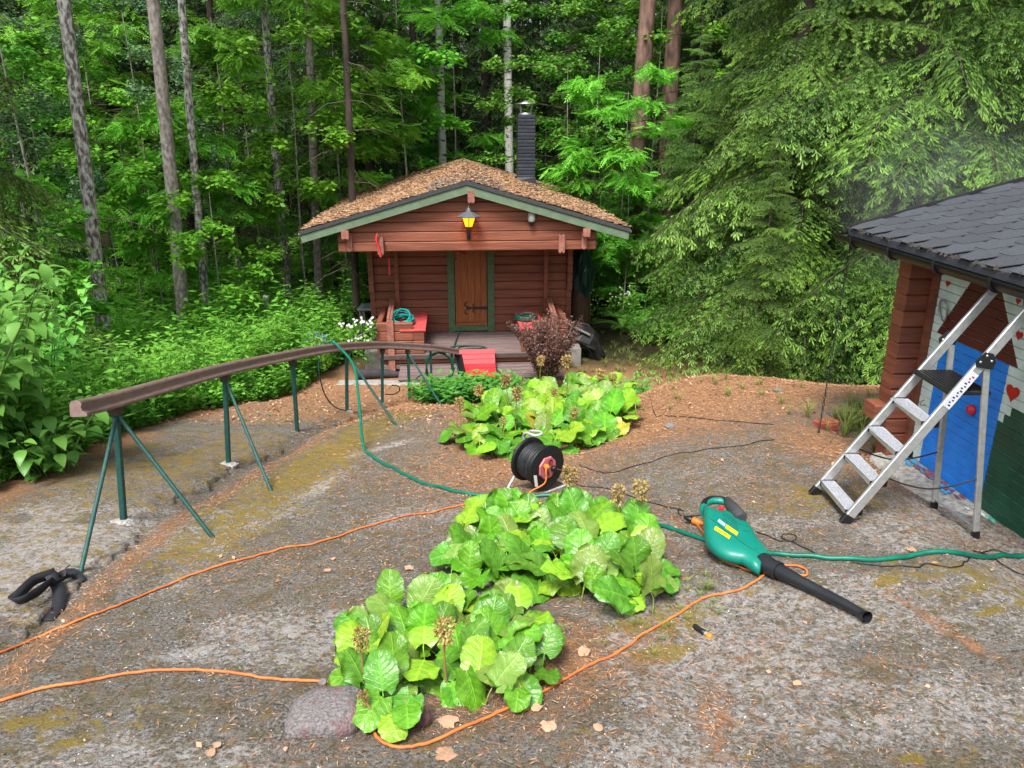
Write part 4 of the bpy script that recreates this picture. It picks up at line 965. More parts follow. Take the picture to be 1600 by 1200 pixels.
# ------------------------------------------------------------ cable reel
RE = thing('cable_reel', 'black cable reel on a grey tubular stand between the plants', 'cable reel', (RC_.x, RC_.y, Hs(RC_.x, RC_.y)), R_(-50))
cz = RC_.z-RE.location.z; MX = Matrix.Translation((0, 0, cz)) @ Matrix.Rotation(PI/2, 4, 'Y')
M_reel = mat('matt black reel', (.009, .0095, .011), (.006, .006, .007), 20, .45, .1, 60)
MB().lathe([(.02, .088), (.155, .088), (.170, .094), (.172, .104), (.165, .108), (.02, .108)], 40, MX).build('front_disc', M_reel, RE, True)
MB().lathe([(.02, -.108), (.165, -.108), (.172, -.104), (.170, -.094), (.155, -.088), (.02, -.088)], 40, MX).build('rear_disc', M_reel, RE, True)
m = MB(); q = random.Random(2)
m.lathe([(.09, -.088), (.09, .088)], 24, MX, True, False)
P = []
for i in range(9*22):
    a = 2*PI*i/22; k = i/22; x = -.075+.15*(k/9)*1.0; rr = .125+.012*math.sin(k*2.2)+q.uniform(-.002, .002)
    P.append((x, rr*math.cos(a), cz+rr*math.sin(a)))
m.tube(P, .0085, 6); P = []
for i in range(8*22):
    a = 2*PI*i/22; k = i/22; x = .07-.14*(k/8); rr = .141+q.uniform(-.002, .002)-.02*abs(x)*3
    P.append((x, rr*math.cos(a), cz+rr*math.sin(a)))
m.tube(P, .008, 6); m.build('wound_cable', mat('dark grey cable', (.022, .024, .027), (.010, .011, .012), 20, .45), RE, True)
fx = .112; oc = [(.5*.175*math.cos(a), .5*.175*math.sin(a)) for a in np.linspace(PI/8, 2*PI+PI/8, 9)[:-1]]
fc = MB().add([(fx-.004, a, cz+b*1.05) for a, b in oc]+[(fx+.006, a*.93, cz+b*.98) for a, b in oc], [(tuple(range(8, 16)))]+[(i, (i+1) % 8, (i+1) % 8+8, i+8) for i in range(8)]).build('socket_panel', mat('pinkish red socket panel', (.50, .14, .15), (.42, .11, .12), 8, .5), RE, True)
for a, b in ((-.035, .03), (.02, .048), (-.015, -.042)):
    MB().lathe([(.019, .0), (.020, .006), (.016, .006), (.015, .001), (0, .001)], 16, Matrix.Translation((fx+.006, a, cz+b)) @ Matrix.Rotation(PI/2, 4, 'Y')).build('socket', mat('darker red socket', (.20, .03, .04)), fc, True)
MB().lathe([(.022, .0), (.024, .02), (.018, .032), (0, .034)], 16, Matrix.Translation((fx+.006, .045, cz-.012)) @ Matrix.Rotation(PI/2, 4, 'Y')).build('crank_knob', M_plast, RE, True)
MB().tube([(fx+.02, .05, cz-.012), (fx+.02, .12, cz-.045), (fx-.01, .165, cz-.06)], .004, 6).build('crank_rod', M_zinc, RE, True)
m = MB(); V = [(fx-.003, -.12, cz-.115), (fx-.003, -.09, cz-.125), (fx-.003, -.105, cz-.03), (fx-.003, -.135, cz-.02)]
m.add(V+[(fx-.0015, y, z) for _, y, z in V], [(4, 5, 6, 7), (0, 3, 2, 1), (0, 1, 5, 4), (2, 3, 7, 6), (1, 2, 6, 5), (3, 0, 4, 7)]).build('paper_tag', M_white, RE, True)
m = MB(); m.lathe([(.0, -.02), (.018, -.018), (.02, .01), (.012, .03), (0, .03)], 12, Matrix.Translation((fx+.02, -.035, cz+.03)) @ Matrix.Rotation(PI/2, 4, 'Y')).build('orange_plug', mat('orange plastic', (.75, .20, .02)), RE, True)
m = MB(); m.tube(catmull([(.118, .20, .012), (.118, .0, .012), (.118, -.16, .012), (.10, -.185, .012), (-.10, -.185, .012), (-.125, -.17, .03), (-.13, -.10, .10), (-.13, .0, cz), (-.13, -.02, cz+.15), (-.12, -.03, cz+.20), (-.08, -.03, cz+.225), (.0, -.03, cz+.23), (.02, .02, cz+.235), (-.02, .04, cz+.235), (-.08, .03, cz+.225), (-.125, .03, cz+.20), (-.13, .05, cz+.1), (-.13, .12, .08), (-.125, .19, .03), (-.10, .20, .012), (.118, .20, .012)], 5), .0105, 8)
m.build('tubular_stand', mat('light grey tube', (.50, .50, .50), (.42, .42, .42), 12, .4, metal=.3), RE, True)

# ------------------------------------------------------------ leaf blower lying on its side
BZ = -2.30
def bl(u, v, z=-2.2): return atz(1090+u/9.23, 770+v/9.23, z)
BL = thing('leaf_blower', 'turquoise and black electric leaf blower lying on its side on the rock', 'leaf blower', (1.3, 3.7, Hs(1.3, 3.7)))
M_tq = mat('turquoise plastic', (.004, .19, .14), (.003, .17, .125), 3, .36, .06, 120, coat=.1)
gz = Hs(1.3, 3.7)
outl = [(70, 260), (80, 400), (92, 600), (125, 720), (205, 805), (300, 875), (430, 930), (560, 955), (650, 955), (760, 1030), (885, 1110), (945, 1010), (1035, 880), (1000, 820), (930, 740), (860, 660), (800, 540), (735, 455), (660, 430), (560, 420), (500, 350), (455, 325), (390, 330), (330, 350), (240, 335), (160, 310), (95, 270)]
ax0, ax1 = Vector((190, 420)), Vector((930, 960))
def shrink(p, f):
    p = Vector(p); d = ax1-ax0; t = max(.05, min(1.0, (p-ax0).dot(d)/d.length_squared)); c = ax0+d*t
    # small nose keeps its width
    return c+(p-c)*f
rings = []
hc = gz+.092; hh = .066
for k, th in enumerate(np.linspace(-PI/2*.98, PI/2*.98, 13)):
    f = math.cos(th)**.55; zz = hc+hh*math.sin(th)*1.0; r = []
    for p in outl:
        s_ = shrink(p, .12+.88*f); t = min(1, max(0, (s_-ax0).dot(ax1-ax0)/(ax1-ax0).length_squared)); h2 = hh*(1-.38*t)
        base_pt = bl(s_.x, s_.y, hc); r.append(Vector((base_pt.x, base_pt.y, hc-.015*t+h2*math.sin(th))))
    rings.append(r)
bd = MB().loft(rings, True, True).build('body', M_tq, BL)
def top_z(u, v, lift=0):                                # height of the upper shell above a spot of the side view
    p = Vector((u, v)); d = ax1-ax0; t = max(.05, min(1.0, (p-ax0).dot(d)/d.length_squared)); c = ax0+d*t; n_ = (p-c)
    L0 = n_.length
    best = 1e9
    if L0 > 1:
        e_ = n_/L0
        for i in range(len(outl)):
            a = Vector(outl[i]); b = Vector(outl[(i+1) % len(outl)]); ab = b-a
            den = e_.x*ab.y-e_.y*ab.x
            if abs(den) < 1e-6: continue
            ac = a-c; s_ = (ac.x*ab.y-ac.y*ab.x)/den; w_ = (ac.x*e_.y-ac.y*e_.x)/den
            if s_ > 0 and 0 <= w_ <= 1: best = min(best, s_)
    f = min(1, L0/best); f = max(0, (f-.12)/.88); th = math.acos(min(1, f**(1/.55)))
    return hc-.015*t+hh*(1-.38*t)*math.sin(th)+lift
def onshell(u, v, lift=.002): 
    q = bl(u, v, hc); return Vector((q.x, q.y, top_z(u, v, lift)))
def stripe(pts, r, name, m_, parent, lift=.0):
    MB().tube([onshell(u, v, lift) for u, v in pts], r, 5).build(name, m_, parent)
M_tqd = mat('painted gap shade', (.003, .06, .05), (.002, .05, .04), 5, .5)  # darker turquoise lines paint in the shade of the seam and vent grooves
stripe([(150, 500), (210, 540), (300, 600), (400, 680), (520, 740), (640, 820), (760, 890), (890, 940)], .0022, 'seam', M_tqd, bd)
for k in range(5):
    stripe([(335+k*4, 395+k*33), (440+k*4, 450+k*35), (560+k*4, 535+k*33)], .0028, 'vent_rib', M_tqd, bd, -.0008)
stripe([(580, 490), (640, 470), (700, 460)], .003, 'vent_rib', M_tqd, bd); stripe([(600, 560), (700, 575), (790, 540)], .0022, 'vent_rib', M_tqd, bd, -.0006); stripe([(640, 650), (740, 650), (830, 610)], .0022, 'vent_rib', M_tqd, bd, -.0006)
for u, v in ((395, 335), (585, 562), (840, 885), (262, 122+8)):
    if v > 200: MB().lathe([(.004, -.001), (.004, .0015), (0, .002)], 8, Matrix.Translation(onshell(u, v, 0))).build('screw', M_plast, bd)
def sticker(c0, c1, h, m_, name, glyph, seed):
    q = random.Random(seed); a = Vector(c0); b = Vector(c1); d = (b-a); n_ = Vector((-d.y, d.x)).normalized()*h
    NS = 10; V = []
    for i in range(NS+1):
        p = a+d*i/NS; V += [onshell(*(p-n_), .0022), onshell(*(p), .0024), onshell(*(p+n_), .0022)]
    F = []
    for i in range(NS):
        for j in range(2): F.append((i*3+j, i*3+j+1, i*3+j+4, i*3+j+3))
    V2 = [v-Vector((0, 0, .0012)) for v in V]; n0 = len(V)
    st_ = MB().add(V+V2, F+[tuple(x+n0 for x in f[::-1]) for f in F], True).build(name, m_, bd)
    m = MB(); N = 8
    for i in range(N):
        p = a+d*(.07+.87*i/N); w_ = d*.06; hh_ = n_*.55
        kind = q.choice('AONEI')
        def ln(x0, y0, x1, y1, r=.0011): m.tube([onshell(*(p+w_*x0+hh_*y0), .0032), onshell(*(p+w_*x1+hh_*y1), .0032)], r, 4)
        if kind == 'A': ln(0, 1, .5, -1); ln(.5, -1, 1, 1)
        elif kind == 'O': ln(0, 1, 0, -1); ln(1, 1, 1, -1); ln(0, 1, 1, 1); ln(0, -1, 1, -1)
        elif kind == 'N': ln(0, 1, 0, -1); ln(0, -1, 1, 1); ln(1, 1, 1, -1)
        elif kind == 'E': ln(0, 1, 0, -1); ln(0, -1, 1, -1); ln(0, 0, .8, 0); ln(0, 1, 1, 1)
        else: ln(.5, 1, .5, -1)
    m.build('lettering', glyph, st_)
M_yel = mat('yellow sticker', (.80, .66, .01), (.74, .60, .01), 5, .4)
sticker((235, 640), (455, 760), 24, M_yel, 'yellow_label', mat('red print', (.55, .12, .02)), 2)
sticker((395, 610), (565, 705), 26, M_yel, 'yellow_label', mat('olive print', (.25, .42, .03)), 5)
sticker((285, 535), (385, 600), 22, mat('light blue sticker', (.25, .62, .75)), 'blue_label', mat('white print', (.8, .8, .8)), 7)
# handle loop
def hl(u, v, z): q = bl(u, v, hc); return Vector((q.x, q.y, z))
hp1 = [hl(100, 300, hc), hl(88, 220, hc), hl(120, 155, hc), hl(190, 120, hc), hl(260, 115, hc), hl(330, 120, hc), hl(400, 140, hc), hl(445, 190, hc)]
MB().tube(catmull(hp1, 6), [.026]*8+[.021]*28+[.02]*7, 10).build('handle', M_tq, BL)
MB().tube(catmull([p+Vector((0, .012, .008)) for p in hp1[1:]], 6), .019, 10).build('grip_cover', M_plast, BL)
m = MB(); A_, B_ = hl(420, 115, hc), hl(625, 430, hc-.0)
rg = []
for t, r in ((0, .012), (.04, .024), (.5, .032), (.9, .036), (1.0, .026)):
    p = A_.lerp(B_, t); d = (B_-A_).normalized(); s_ = Vector((d.y, -d.x, 0)); rg.append([p+s_*r*math.cos(a)*1.15+Vector((0, 0, r*1.3*math.sin(a)+.02*t)) for a in np.linspace(0, 2*PI, 13)[:-1]])
m.loft(rg).build('front_grip', mat('dark grey soft grip', (.05, .053, .058), (.04, .042, .046), 30, .5), BL)
m = MB(); c = hl(340, 275, hc+.02); m.lathe([(0, -.02), (.014, -.015), (.016, .01), (.008, .018), (0, .02)], 10, Matrix.Translation(c)).build('trigger', mat('bright red plastic', (.75, .01, .02)), BL)
# nozzle tube
cl = [(940, 1000), (1015, 1045), (1180, 1130), (1480, 1280), (1800, 1440), (2100, 1590), (2300, 1700), (2390, 1755), (2450, 1790)]
rr = [.048, .044, .039, .030, .026, .0235, .0215, .022, .026]
P = []; g0 = None
for i, (u, v) in enumerate(cl):
    q_ = bl(u, v, hc-.02)
    for _ in range(4): q_ = bl(u, v, Hs(q_.x, q_.y)+rr[i]+.012)
    P.append(q_)
sp = catmull(P, 4); rs = list(np.interp(np.linspace(0, 1, len(sp)), np.linspace(0, 1, len(rr)), rr))
M_noz = mat('charcoal nozzle plastic', (.016, .018, .022), (.012, .014, .017), 6, .33, .04, 200)
m = MB(); m.tube(sp, rs, 18, cap=False); ins = [s_*.93 for s_ in rs]; m.tube(sp[-6:], ins[-6:], 18, cap=False)
m.build('nozzle', M_noz, BL)
MB().tube(sp[:9], [s_+.003 for s_ in rs[:9]], 18).build('nozzle_collar', M_noz, BL)
MB().tube([sp[7], sp[8]], [rs[7]+.006, rs[8]+.006], 18).build('collar_ring', M_noz, BL)

# ------------------------------------------------------------ small things on the rock
def rock(name, label, cx, cy, rx, ry, rz, material, seed, rot=0, lift=0, cat='stone'):
    q = random.Random(seed); m = MB(); V = []; n, k = 28, 12
    for i in range(k+1):
        ph = -PI/2+PI*i/k
        for j_ in range(n):
            a = 2*PI*j_/n; d = Vector((math.cos(a)*math.cos(ph), math.sin(a)*math.cos(ph), math.sin(ph)))
            e = 1+.16*(mnoise.noise(d*1.3+Vector((seed, 0, 0))))+.05*mnoise.noise(d*4+Vector((seed, 3, 0)))
            d2 = Vector((abs(d.x)**.8*math.copysign(1, d.x), abs(d.y)**.8*math.copysign(1, d.y), abs(d.z)**.75*math.copysign(1, d.z)))
            V.append(Vector((d2.x*rx*e, d2.y*ry*e, d2.z*rz*e+rz*.75)))
    F = [(i*n+j_, i*n+(j_+1) % n, (i+1)*n+(j_+1) % n, (i+1)*n+j_) for i in range(k) for j_ in range(n)]
    m.add(V, F, True); o = m.build(name, material); o.location = (cx, cy, Hs(cx, cy)+lift); o.rotation_euler = (0, 0, rot); return tag(o, label, cat)
M_rock = mat('grey boulder with reddish stain', (.22, .20, .20), (.095, .085, .085), 90, .9, .6, 120)
nn = M_rock.node_tree; bs = nn.nodes['Principled BSDF']; ol = bs.inputs['Base Color'].links[0].from_socket
tc_ = nn.nodes.new('ShaderNodeTexCoord'); n2 = nn.nodes.new('ShaderNodeTexNoise'); n2.inputs['Scale'].default_value = 9; nn.links.new(tc_.outputs['Object'], n2.inputs['Vector'])
r2 = nn.nodes.new('ShaderNodeValToRGB'); r2.color_ramp.elements[0].position = .52; r2.color_ramp.elements[1].position = .72; nn.links.new(n2.outputs[0], r2.inputs[0])
mx = nn.nodes.new('ShaderNodeMix'); mx.data_type = 'RGBA'; mx.inputs['B'].default_value = (.19, .085, .085, 1); nn.links.new(ol, mx.inputs['A']); nn.links.new(r2.outputs[0], mx.inputs['Factor']); nn.links.new(mx.outputs['Result'], bs.inputs['Base Color'])
rock('round_stone', 'flat round grey stone lying on the orange cord in front', -.665, 2.235, .138, .118, .052, M_rock, 5, .3, .002)
rock('dark_stone', 'dark reddish stone half hidden under the front plant leaves', -.335, 2.235, .045, .035, .03, mat('dark red stone', (.10, .045, .045), (.06, .028, .03), 20, .8, .6, 50), 9)
for lab, gx, gy, s_ in (('small grey pebble left of the handrail foot', 505, 1068, .02), ('small dark stone beside the far plant bed cable', 1047, 668, .05), ('dark stone beyond the spruce edge on the right', 1215, 612, .045), ('grey stone under the far right leaves', 945, 655, .04)):
    g = G(gx, gy); rock('small_stone', lab, g.x, g.y, s_, s_*.8, s_*.5, mat('grey pebble', (.22, .2, .19), (.12, .11, .10), 40, .9, .5, 60), int(gx))
# strap at the strut foot: a ribbon standing partly on edge
ST = thing('black_strap', 'wide black webbing strap crumpled at the foot of the nearest strut', 'strap', G(75, 930))
def ribbon(pts, wdt, name):
    """pts: (px, py, height of the ribbon's low edge above ground, tilt 0 flat .. 1 on edge)"""
    W = [];
    for px_, py_, l_, t_ in pts: g = G(px_, py_); W.append((g.x, g.y, l_, t_))
    X = [catmull([Vector((a, b, c)) for a, b, c, d in W], 6), catmull([Vector((d, 0, 0)) for a, b, c, d in W], 6)]
    V = []; F = []; n = len(X[0])
    for i in range(n):
        p = X[0][i]; q_ = X[0][min(i+1, n-1)]; r_ = X[0][max(i-1, 0)]; t = Vector((q_.x-r_.x, q_.y-r_.y, 0)).normalized(); s_ = Vector((t.y, -t.x, 0)); tl = X[1][i].x*PI/2
        c = Vector((p.x, p.y, max(gtop(p.x, p.y), Hs(p.x, p.y))+.008+p.z)); w_ = s_*math.cos(tl)+Vector((0, 0, math.sin(tl))); nn_ = w_.cross(t)*.002
        a = c-w_*wdt/2*(1-X[1][i].x*1.0); b = a+w_*wdt
        V += [a+nn_, b+nn_, a-nn_, b-nn_]
    for i in range(n-1): k = i*4; F += [(k, k+4, k+5, k+1), (k+2, k+3, k+7, k+6), (k, k+2, k+6, k+4), (k+1, k+5, k+7, k+3)]
    F += [(0, 1, 3, 2), (n*4-4, n*4-2, n*4-1, n*4-3)]
    MB().add(V, F, True).build(name, mat('black webbing', (.02, .021, .028), (.014, .015, .02), 90, .65, .3, 300), ST)
ribbon([(128, 912, .0, .1), (112, 906, .02, .5), (90, 918, .02, .8), (60, 925, .02, .9), (35, 942, .0, .7), (26, 948, .0, .6), (42, 951, .0, .8), (66, 940, .0, .9), (88, 922, .02, .6), (105, 908, .02, .4)], .055, 'band')
ribbon([(62, 915, .035, .1), (80, 917, .045, .0), (93, 928, .03, .0), (94, 944, .012, .05), (88, 958, .004, .0), (74, 972, .0, .0)], .062, 'band')
# nozzle connector on the rock
g = G(1097, 990); HC = thing('hose_connector', 'small black and orange hose connector lying on the rock below the blower', 'connector', g+Vector((0, 0, .012)))
dd = Vector((.55, -.8, 0)).normalized(); M = dd.to_track_quat('Z', 'Y').to_matrix().to_4x4()
MB().lathe([(.010, -.05), (.013, -.04), (.011, -.01), (.014, 0), (.014, .01), (.010, .015)], 12, M).build('barrel', M_plast, HC, True)
MB().lathe([(.009, .015), (.011, .018), (.010, .03)], 12, M).build('collar', mat('grey plastic', (.3, .28, .22)), HC, True)
MB().lathe([(.012, .03), (.015, .033), (.014, .05), (.008, .055)], 12, M).build('nut', mat('orange plastic', (.75, .20, .02)), HC, True)
# ------------------------------------------------------------ foliage kit
class VG:
    def __init__(s): s.V = []; s.F = []; s.T = []; s.M = []; s.n = 0
    def add(s, V, F, T, m=0):
        s.V.append(V); s.F.append(F+s.n); s.T.append(T); s.M.append(np.full(len(F), m)); s.n += len(V)
    def kites(s, P, A, S, l, w, tint, m=0, fold=.12, cross=False, mid=.45):
        P = np.atleast_2d(P); n = len(P); l = np.broadcast_to(np.asarray(l, float), n)[:, None]; w = np.broadcast_to(np.asarray(w, float), n)[:, None]
        A = A/np.maximum(np.linalg.norm(A, axis=1, keepdims=True), 1e-9)
        S = S-A*(S*A).sum(1, keepdims=True); S = S/np.maximum(np.linalg.norm(S, axis=1, keepdims=True), 1e-9)
        N_ = np.cross(A, S)
        V = np.stack([P, P+A*l*mid+S*w/2+N_*w*fold, P+A*l, P+A*l*mid-S*w/2+N_*w*fold], 1)
        T = np.repeat(np.broadcast_to(np.asarray(tint, float), n), 4)
        s.add(V.reshape(-1, 3), np.arange(4*n).reshape(-1, 4), T, m)
        if cross:
            V = np.stack([P, P+A*l*mid+N_*w/2, P+A*l, P+A*l*mid-N_*w/2], 1); s.add(V.reshape(-1, 3), np.arange(4*n).reshape(-1, 4), T, m)
    def merged(s): return np.concatenate(s.V), np.concatenate(s.F), np.concatenate(s.T), np.concatenate(s.M)
    def inst(s, tpl, Ms, Ts, dt=None):
        """bake copies of a merged template: Ms (n,3,3), Ts (n,3)"""
        V, F, T, M = tpl; n = len(Ts)
        W = np.einsum('nij,kj->nki', Ms, V)+Ts[:, None, :]
        tt = np.broadcast_to(T, (n, len(T))).copy()
        if dt is not None: tt = tt+np.asarray(dt)[:, None]
        s.V.append(W.reshape(-1, 3)); s.F.append((F[None]+(np.arange(n)*len(V))[:, None, None]).reshape(-1, 4)+s.n); s.T.append(np.clip(tt, 0, 1).ravel()); s.M.append(np.tile(M, n)); s.n += n*len(V)
    def mesh(s, name, mats, smooth=False):
        V, F, T, M = s.merged(); return arrmesh(name, V, F, mats, np.clip(T, 0, 1), smooth, M)
def rotz(a):
    a = np.asarray(a, float); c, s_ = np.cos(a), np.sin(a); o = np.zeros_like(c); i = np.ones_like(c)
    return np.stack([np.stack([c, -s_, o], -1), np.stack([s_, c, o], -1), np.stack([o, o, i], -1)], -2)
def roty(a):
    a = np.asarray(a, float); c, s_ = np.cos(a), np.sin(a); o = np.zeros_like(c); i = np.ones_like(c)
    return np.stack([np.stack([c, o, s_], -1), np.stack([o, i, o], -1), np.stack([-s_, o, c], -1)], -2)
def unit(a): return a/np.maximum(np.linalg.norm(a, axis=-1, keepdims=True), 1e-9)

M_spr = leafmat('spruce shoots', (.015, .047, .012), (.27, .46, .075), .5, .22, .3, 1.2, .01)
M_spr_far = leafmat('forest spruce shoots', (.024, .055, .018), (.10, .18, .05), .6, .15, .2, .8, .01)
M_row = leafmat('rowan leaves', (.07, .25, .025), (.24, .60, .05), .45, .35, .3, .9, .012)
M_brd = leafmat('broad leaves', (.06, .20, .028), (.20, .48, .06), .5, .35, .3, .9, .015)
M_birch_l = leafmat('birch leaves', (.05, .13, .05), (.16, .30, .13), .45, .3, .35, .9, .01)
M_herb = leafmat('herb leaves', (.07, .24, .03), (.26, .56, .07), .5, .35, .3, 1.3, .01)
M_bush = leafmat('large shrub leaves', (.07, .25, .04), (.22, .50, .08), .42, .35, .4, 1.5, .008)
M_twig = mat('grey brown twigs', (.10, .075, .055), (.06, .045, .035), 20, .9)
M_bark_d = mat('dark spruce bark', (.075, .055, .045), (.035, .027, .022), 9, .95, .8, 14, stretch=(1, 1, .35))
M_bark_g = mat('grey lichen bark', (.42, .41, .38), (.075, .07, .06), 26, .9, .7, 16, stretch=(1, 1, .45), split=(.4, .62))
M_bark_p = mat('reddish pine bark', (.24, .145, .11), (.085, .05, .04), 12, .95, .9, 16, stretch=(1, 1, .3))
M_bark_r = mat('brown flaking bark', (.15, .085, .06), (.06, .035, .028), 9, .95, .8, 14, stretch=(1, 1, .3))
M_bark_s = mat('smooth grey bark', (.32, .29, .26), (.12, .105, .09), 22, .85, .35, 18, stretch=(1, 1, .6))
M_birch = mat('white birch bark', (.55, .54, .50), (.03, .028, .025), 6, .7, .4, 14, stretch=(1, 1, 3.2), split=(.36, .46))

def spruce_branch(L, node, sub, shoot, w, seed, hang=.55, cross=True):
    r = np.random.default_rng(seed); g = VG()
    def main(t): return np.stack([L*t, .06*L*np.sin(t*5+seed)*t, .06*L*np.sin(PI*t)-.20*L*t*t+.10*L*np.maximum(t-.7, 0)], -1)
    n = int(L/node); 
    tt = np.linspace(0, 1, 12); pm = main(tt)
    for i in range(11):
        g.kites(pm[i:i+1], pm[i+1:i+2]-pm[i:i+1], np.array([[0, 1, .3]]), np.linalg.norm(pm[i+1]-pm[i])*1.15, .035*(1-.8*tt[i])*L/2, .5, 1, 0, True, .5)
    for i in range(n):
        t = .10+.90*(i+r.uniform(-.3, .3))/n
        if t > 1: t = 1
        p0 = main(np.array(t)); d0 = unit(main(np.array(min(1, t+.02)))-main(np.array(t-.02)))
        for sd in (-1, 1):
            tl = (L*.40*(1-t)**.75*min(1, .45+t*2.2)+.07)*r.uniform(.65, 1.2)
            ang = R_(r.uniform(42, 68)); dr = np.array([d0[0]*math.cos(ang), sd*math.sin(ang), d0[2]*.6+r.uniform(-.25, .12)]); dr = dr/np.linalg.norm(dr)
            k = max(2, int(tl/sub)); s_ = (np.arange(k)+.5)/k; h_ = hang*r.uniform(.5, 1.5)
            pos = p0+dr*tl*s_[:, None]; pos[:, 2] -= h_*tl*s_**1.6
            tan = np.tile(dr, (k, 1)); tan[:, 2] -= h_*1.6*s_**.6; tan = unit(tan)
            side = unit(np.cross(tan, np.array([0, 0, 1.])))
            for q in (-1, 1):
                A = tan*.75+side*q*.62+np.stack([r.normal(0, .12, k), r.normal(0, .12, k), r.normal(-.28, .2, k)], 1)
                ln = shoot*(1.1-.35*s_)*r.uniform(.7, 1.25, k)
                tip = (r.random(k) < .10+.30*s_)*r.uniform(.15, .5, k)
                g.kites(pos, A, np.cross(A, tan)+side*.3, ln*.9, w*r.uniform(.7, 1.1, k), .08+.2*r.random(k)+tip, 0, .1, False, .75)
                if cross:                                    # forks of young shoots along and at the end of the twig
                    sel = r.random(k) < .16
                    if sel.any():
                        pp = pos[sel]+unit(A[sel])*(ln[sel]*.55)[:, None]; m_ = int(sel.sum())
                        for f_ in (-.75, 0, .75): g.kites(pp, unit(A[sel])+side[sel]*f_+[0, 0, -.12], side[sel], shoot*.80*r.uniform(.7, 1.1, m_), w*.95, .35+.55*r.random(m_), 0, .1, True, .80)
            for f_ in (-.7, -.0, .7):
                g.kites(pos[-1:], tan[-1:]+side[-1:]*f_+[[0, 0, .1]], side[-1:], shoot*(1.15 if f_ == 0 else .8), w*1.1, .6+.4*r.random(), 0, .1, cross, .80)
    return g.merged()
def spruce_crown(name, H, R, z0, variants, dz, per, seed, mats, kink=0):
    r = np.random.default_rng(seed); g = VG(); z = z0; Lref = variants[0][1]
    while z < H-.3:
        f = 1-z/H
        for j in range(per):
            L = R*f**.72*r.uniform(.7, 1.12); zz = z+r.uniform(-.12, .12)
            br, Lr = variants[r.integers(len(variants))]
            a = r.uniform(0, 2*PI); pitch = R_(12-26*(z/H)+r.uniform(-10, 10)); s_ = L/Lr
            M = rotz(a) @ roty(pitch) @ rotz(r.uniform(-.2, .2)) @ np.diag([s_, s_*(1 if s_ > .6 else 1.3), s_*r.choice([1, .9, 1.15])])
            g.inst(br, M[None], np.array([[0, 0, zz]]), [r.uniform(-.2, .16)])
        z += dz*(1-.4*z/H)
    return g.mesh(name, mats)
def trunk_mesh(name, H, r0, r1, m_, seed, lean=(0, 0), wob=.02, n=10, twigs=0, seg=14, taper=1.0):
    q = random.Random(seed); P = []; rr = []
    for i in range(seg+1):
        t = i/seg; P.append(Vector((lean[0]*t*H+wob*H*math.sin(t*5+seed)*t*(1-t)*1.2, lean[1]*t*H+wob*H*math.cos(t*4+seed)*t*(1-t), -.4+(H+.4)*t)))
        rr.append((r0+(r1-r0)*t**taper)*(1+(.35 if i == 0 else 0)))
    m = MB(); m.tube(P, rr, n, cap=False)
    m.mi(1)
    for k in range(twigs):
        z = q.uniform(.8, H*.55); a = q.uniform(0, 2*PI); L = q.uniform(.4, 1.3); c = P[int(z/H*seg)]
        b = Vector((c.x, c.y, z)); e = b+Vector((math.cos(a)*L, math.sin(a)*L, -L*q.uniform(.1, .5))); mm = (b+e)/2+Vector((0, 0, .1*L))
        m.tube([b, mm, e], [.012, .007, .002], 3, False)
        for _ in range(3):
            t = q.uniform(.3, .95); s0 = b.lerp(e, t); m.tube([s0, s0+Vector((q.uniform(-.3, .3), q.uniform(-.3, .3), q.uniform(-.3, .05)))*L*.6], [.005, .001], 3, False)
    return m.mesh(name, [m_, M_twig])
def compound_leaves(g, P, A, r, size=.17, pairs=6, tint=.5, droop=.35):
    """pinnate leaves: P base, A axis"""
    n = len(P); A = unit(A); S = unit(np.cross(A, np.tile([0, 0, 1.], (n, 1)))+r.normal(0, .38, (n, 3))); N_ = np.cross(S, A)
    sz = size*r.uniform(.75, 1.2, n)
    for k in range(pairs):
        t = (k+1.2)/(pairs+1); pos = P+A*(sz*t)[:, None]; pos[:, 2] -= droop*sz*t*t*.5
        ll = sz*.36*(1-.25*abs(t-.5)*2)
        for sd in (-1, 1):
            d = A*.35+S*sd+N_*(-.12)+np.array([0, 0, -.15]); g.kites(pos, d, A, ll, ll*.48, tint+r.normal(0, .06, n), 0, .1)
    pos = P+A*(sz*.95)[:, None]; pos[:, 2] -= droop*sz*.45; g.kites(pos, A+[0, 0, -.2], S, sz*.34, sz*.13, tint, 0, .1)
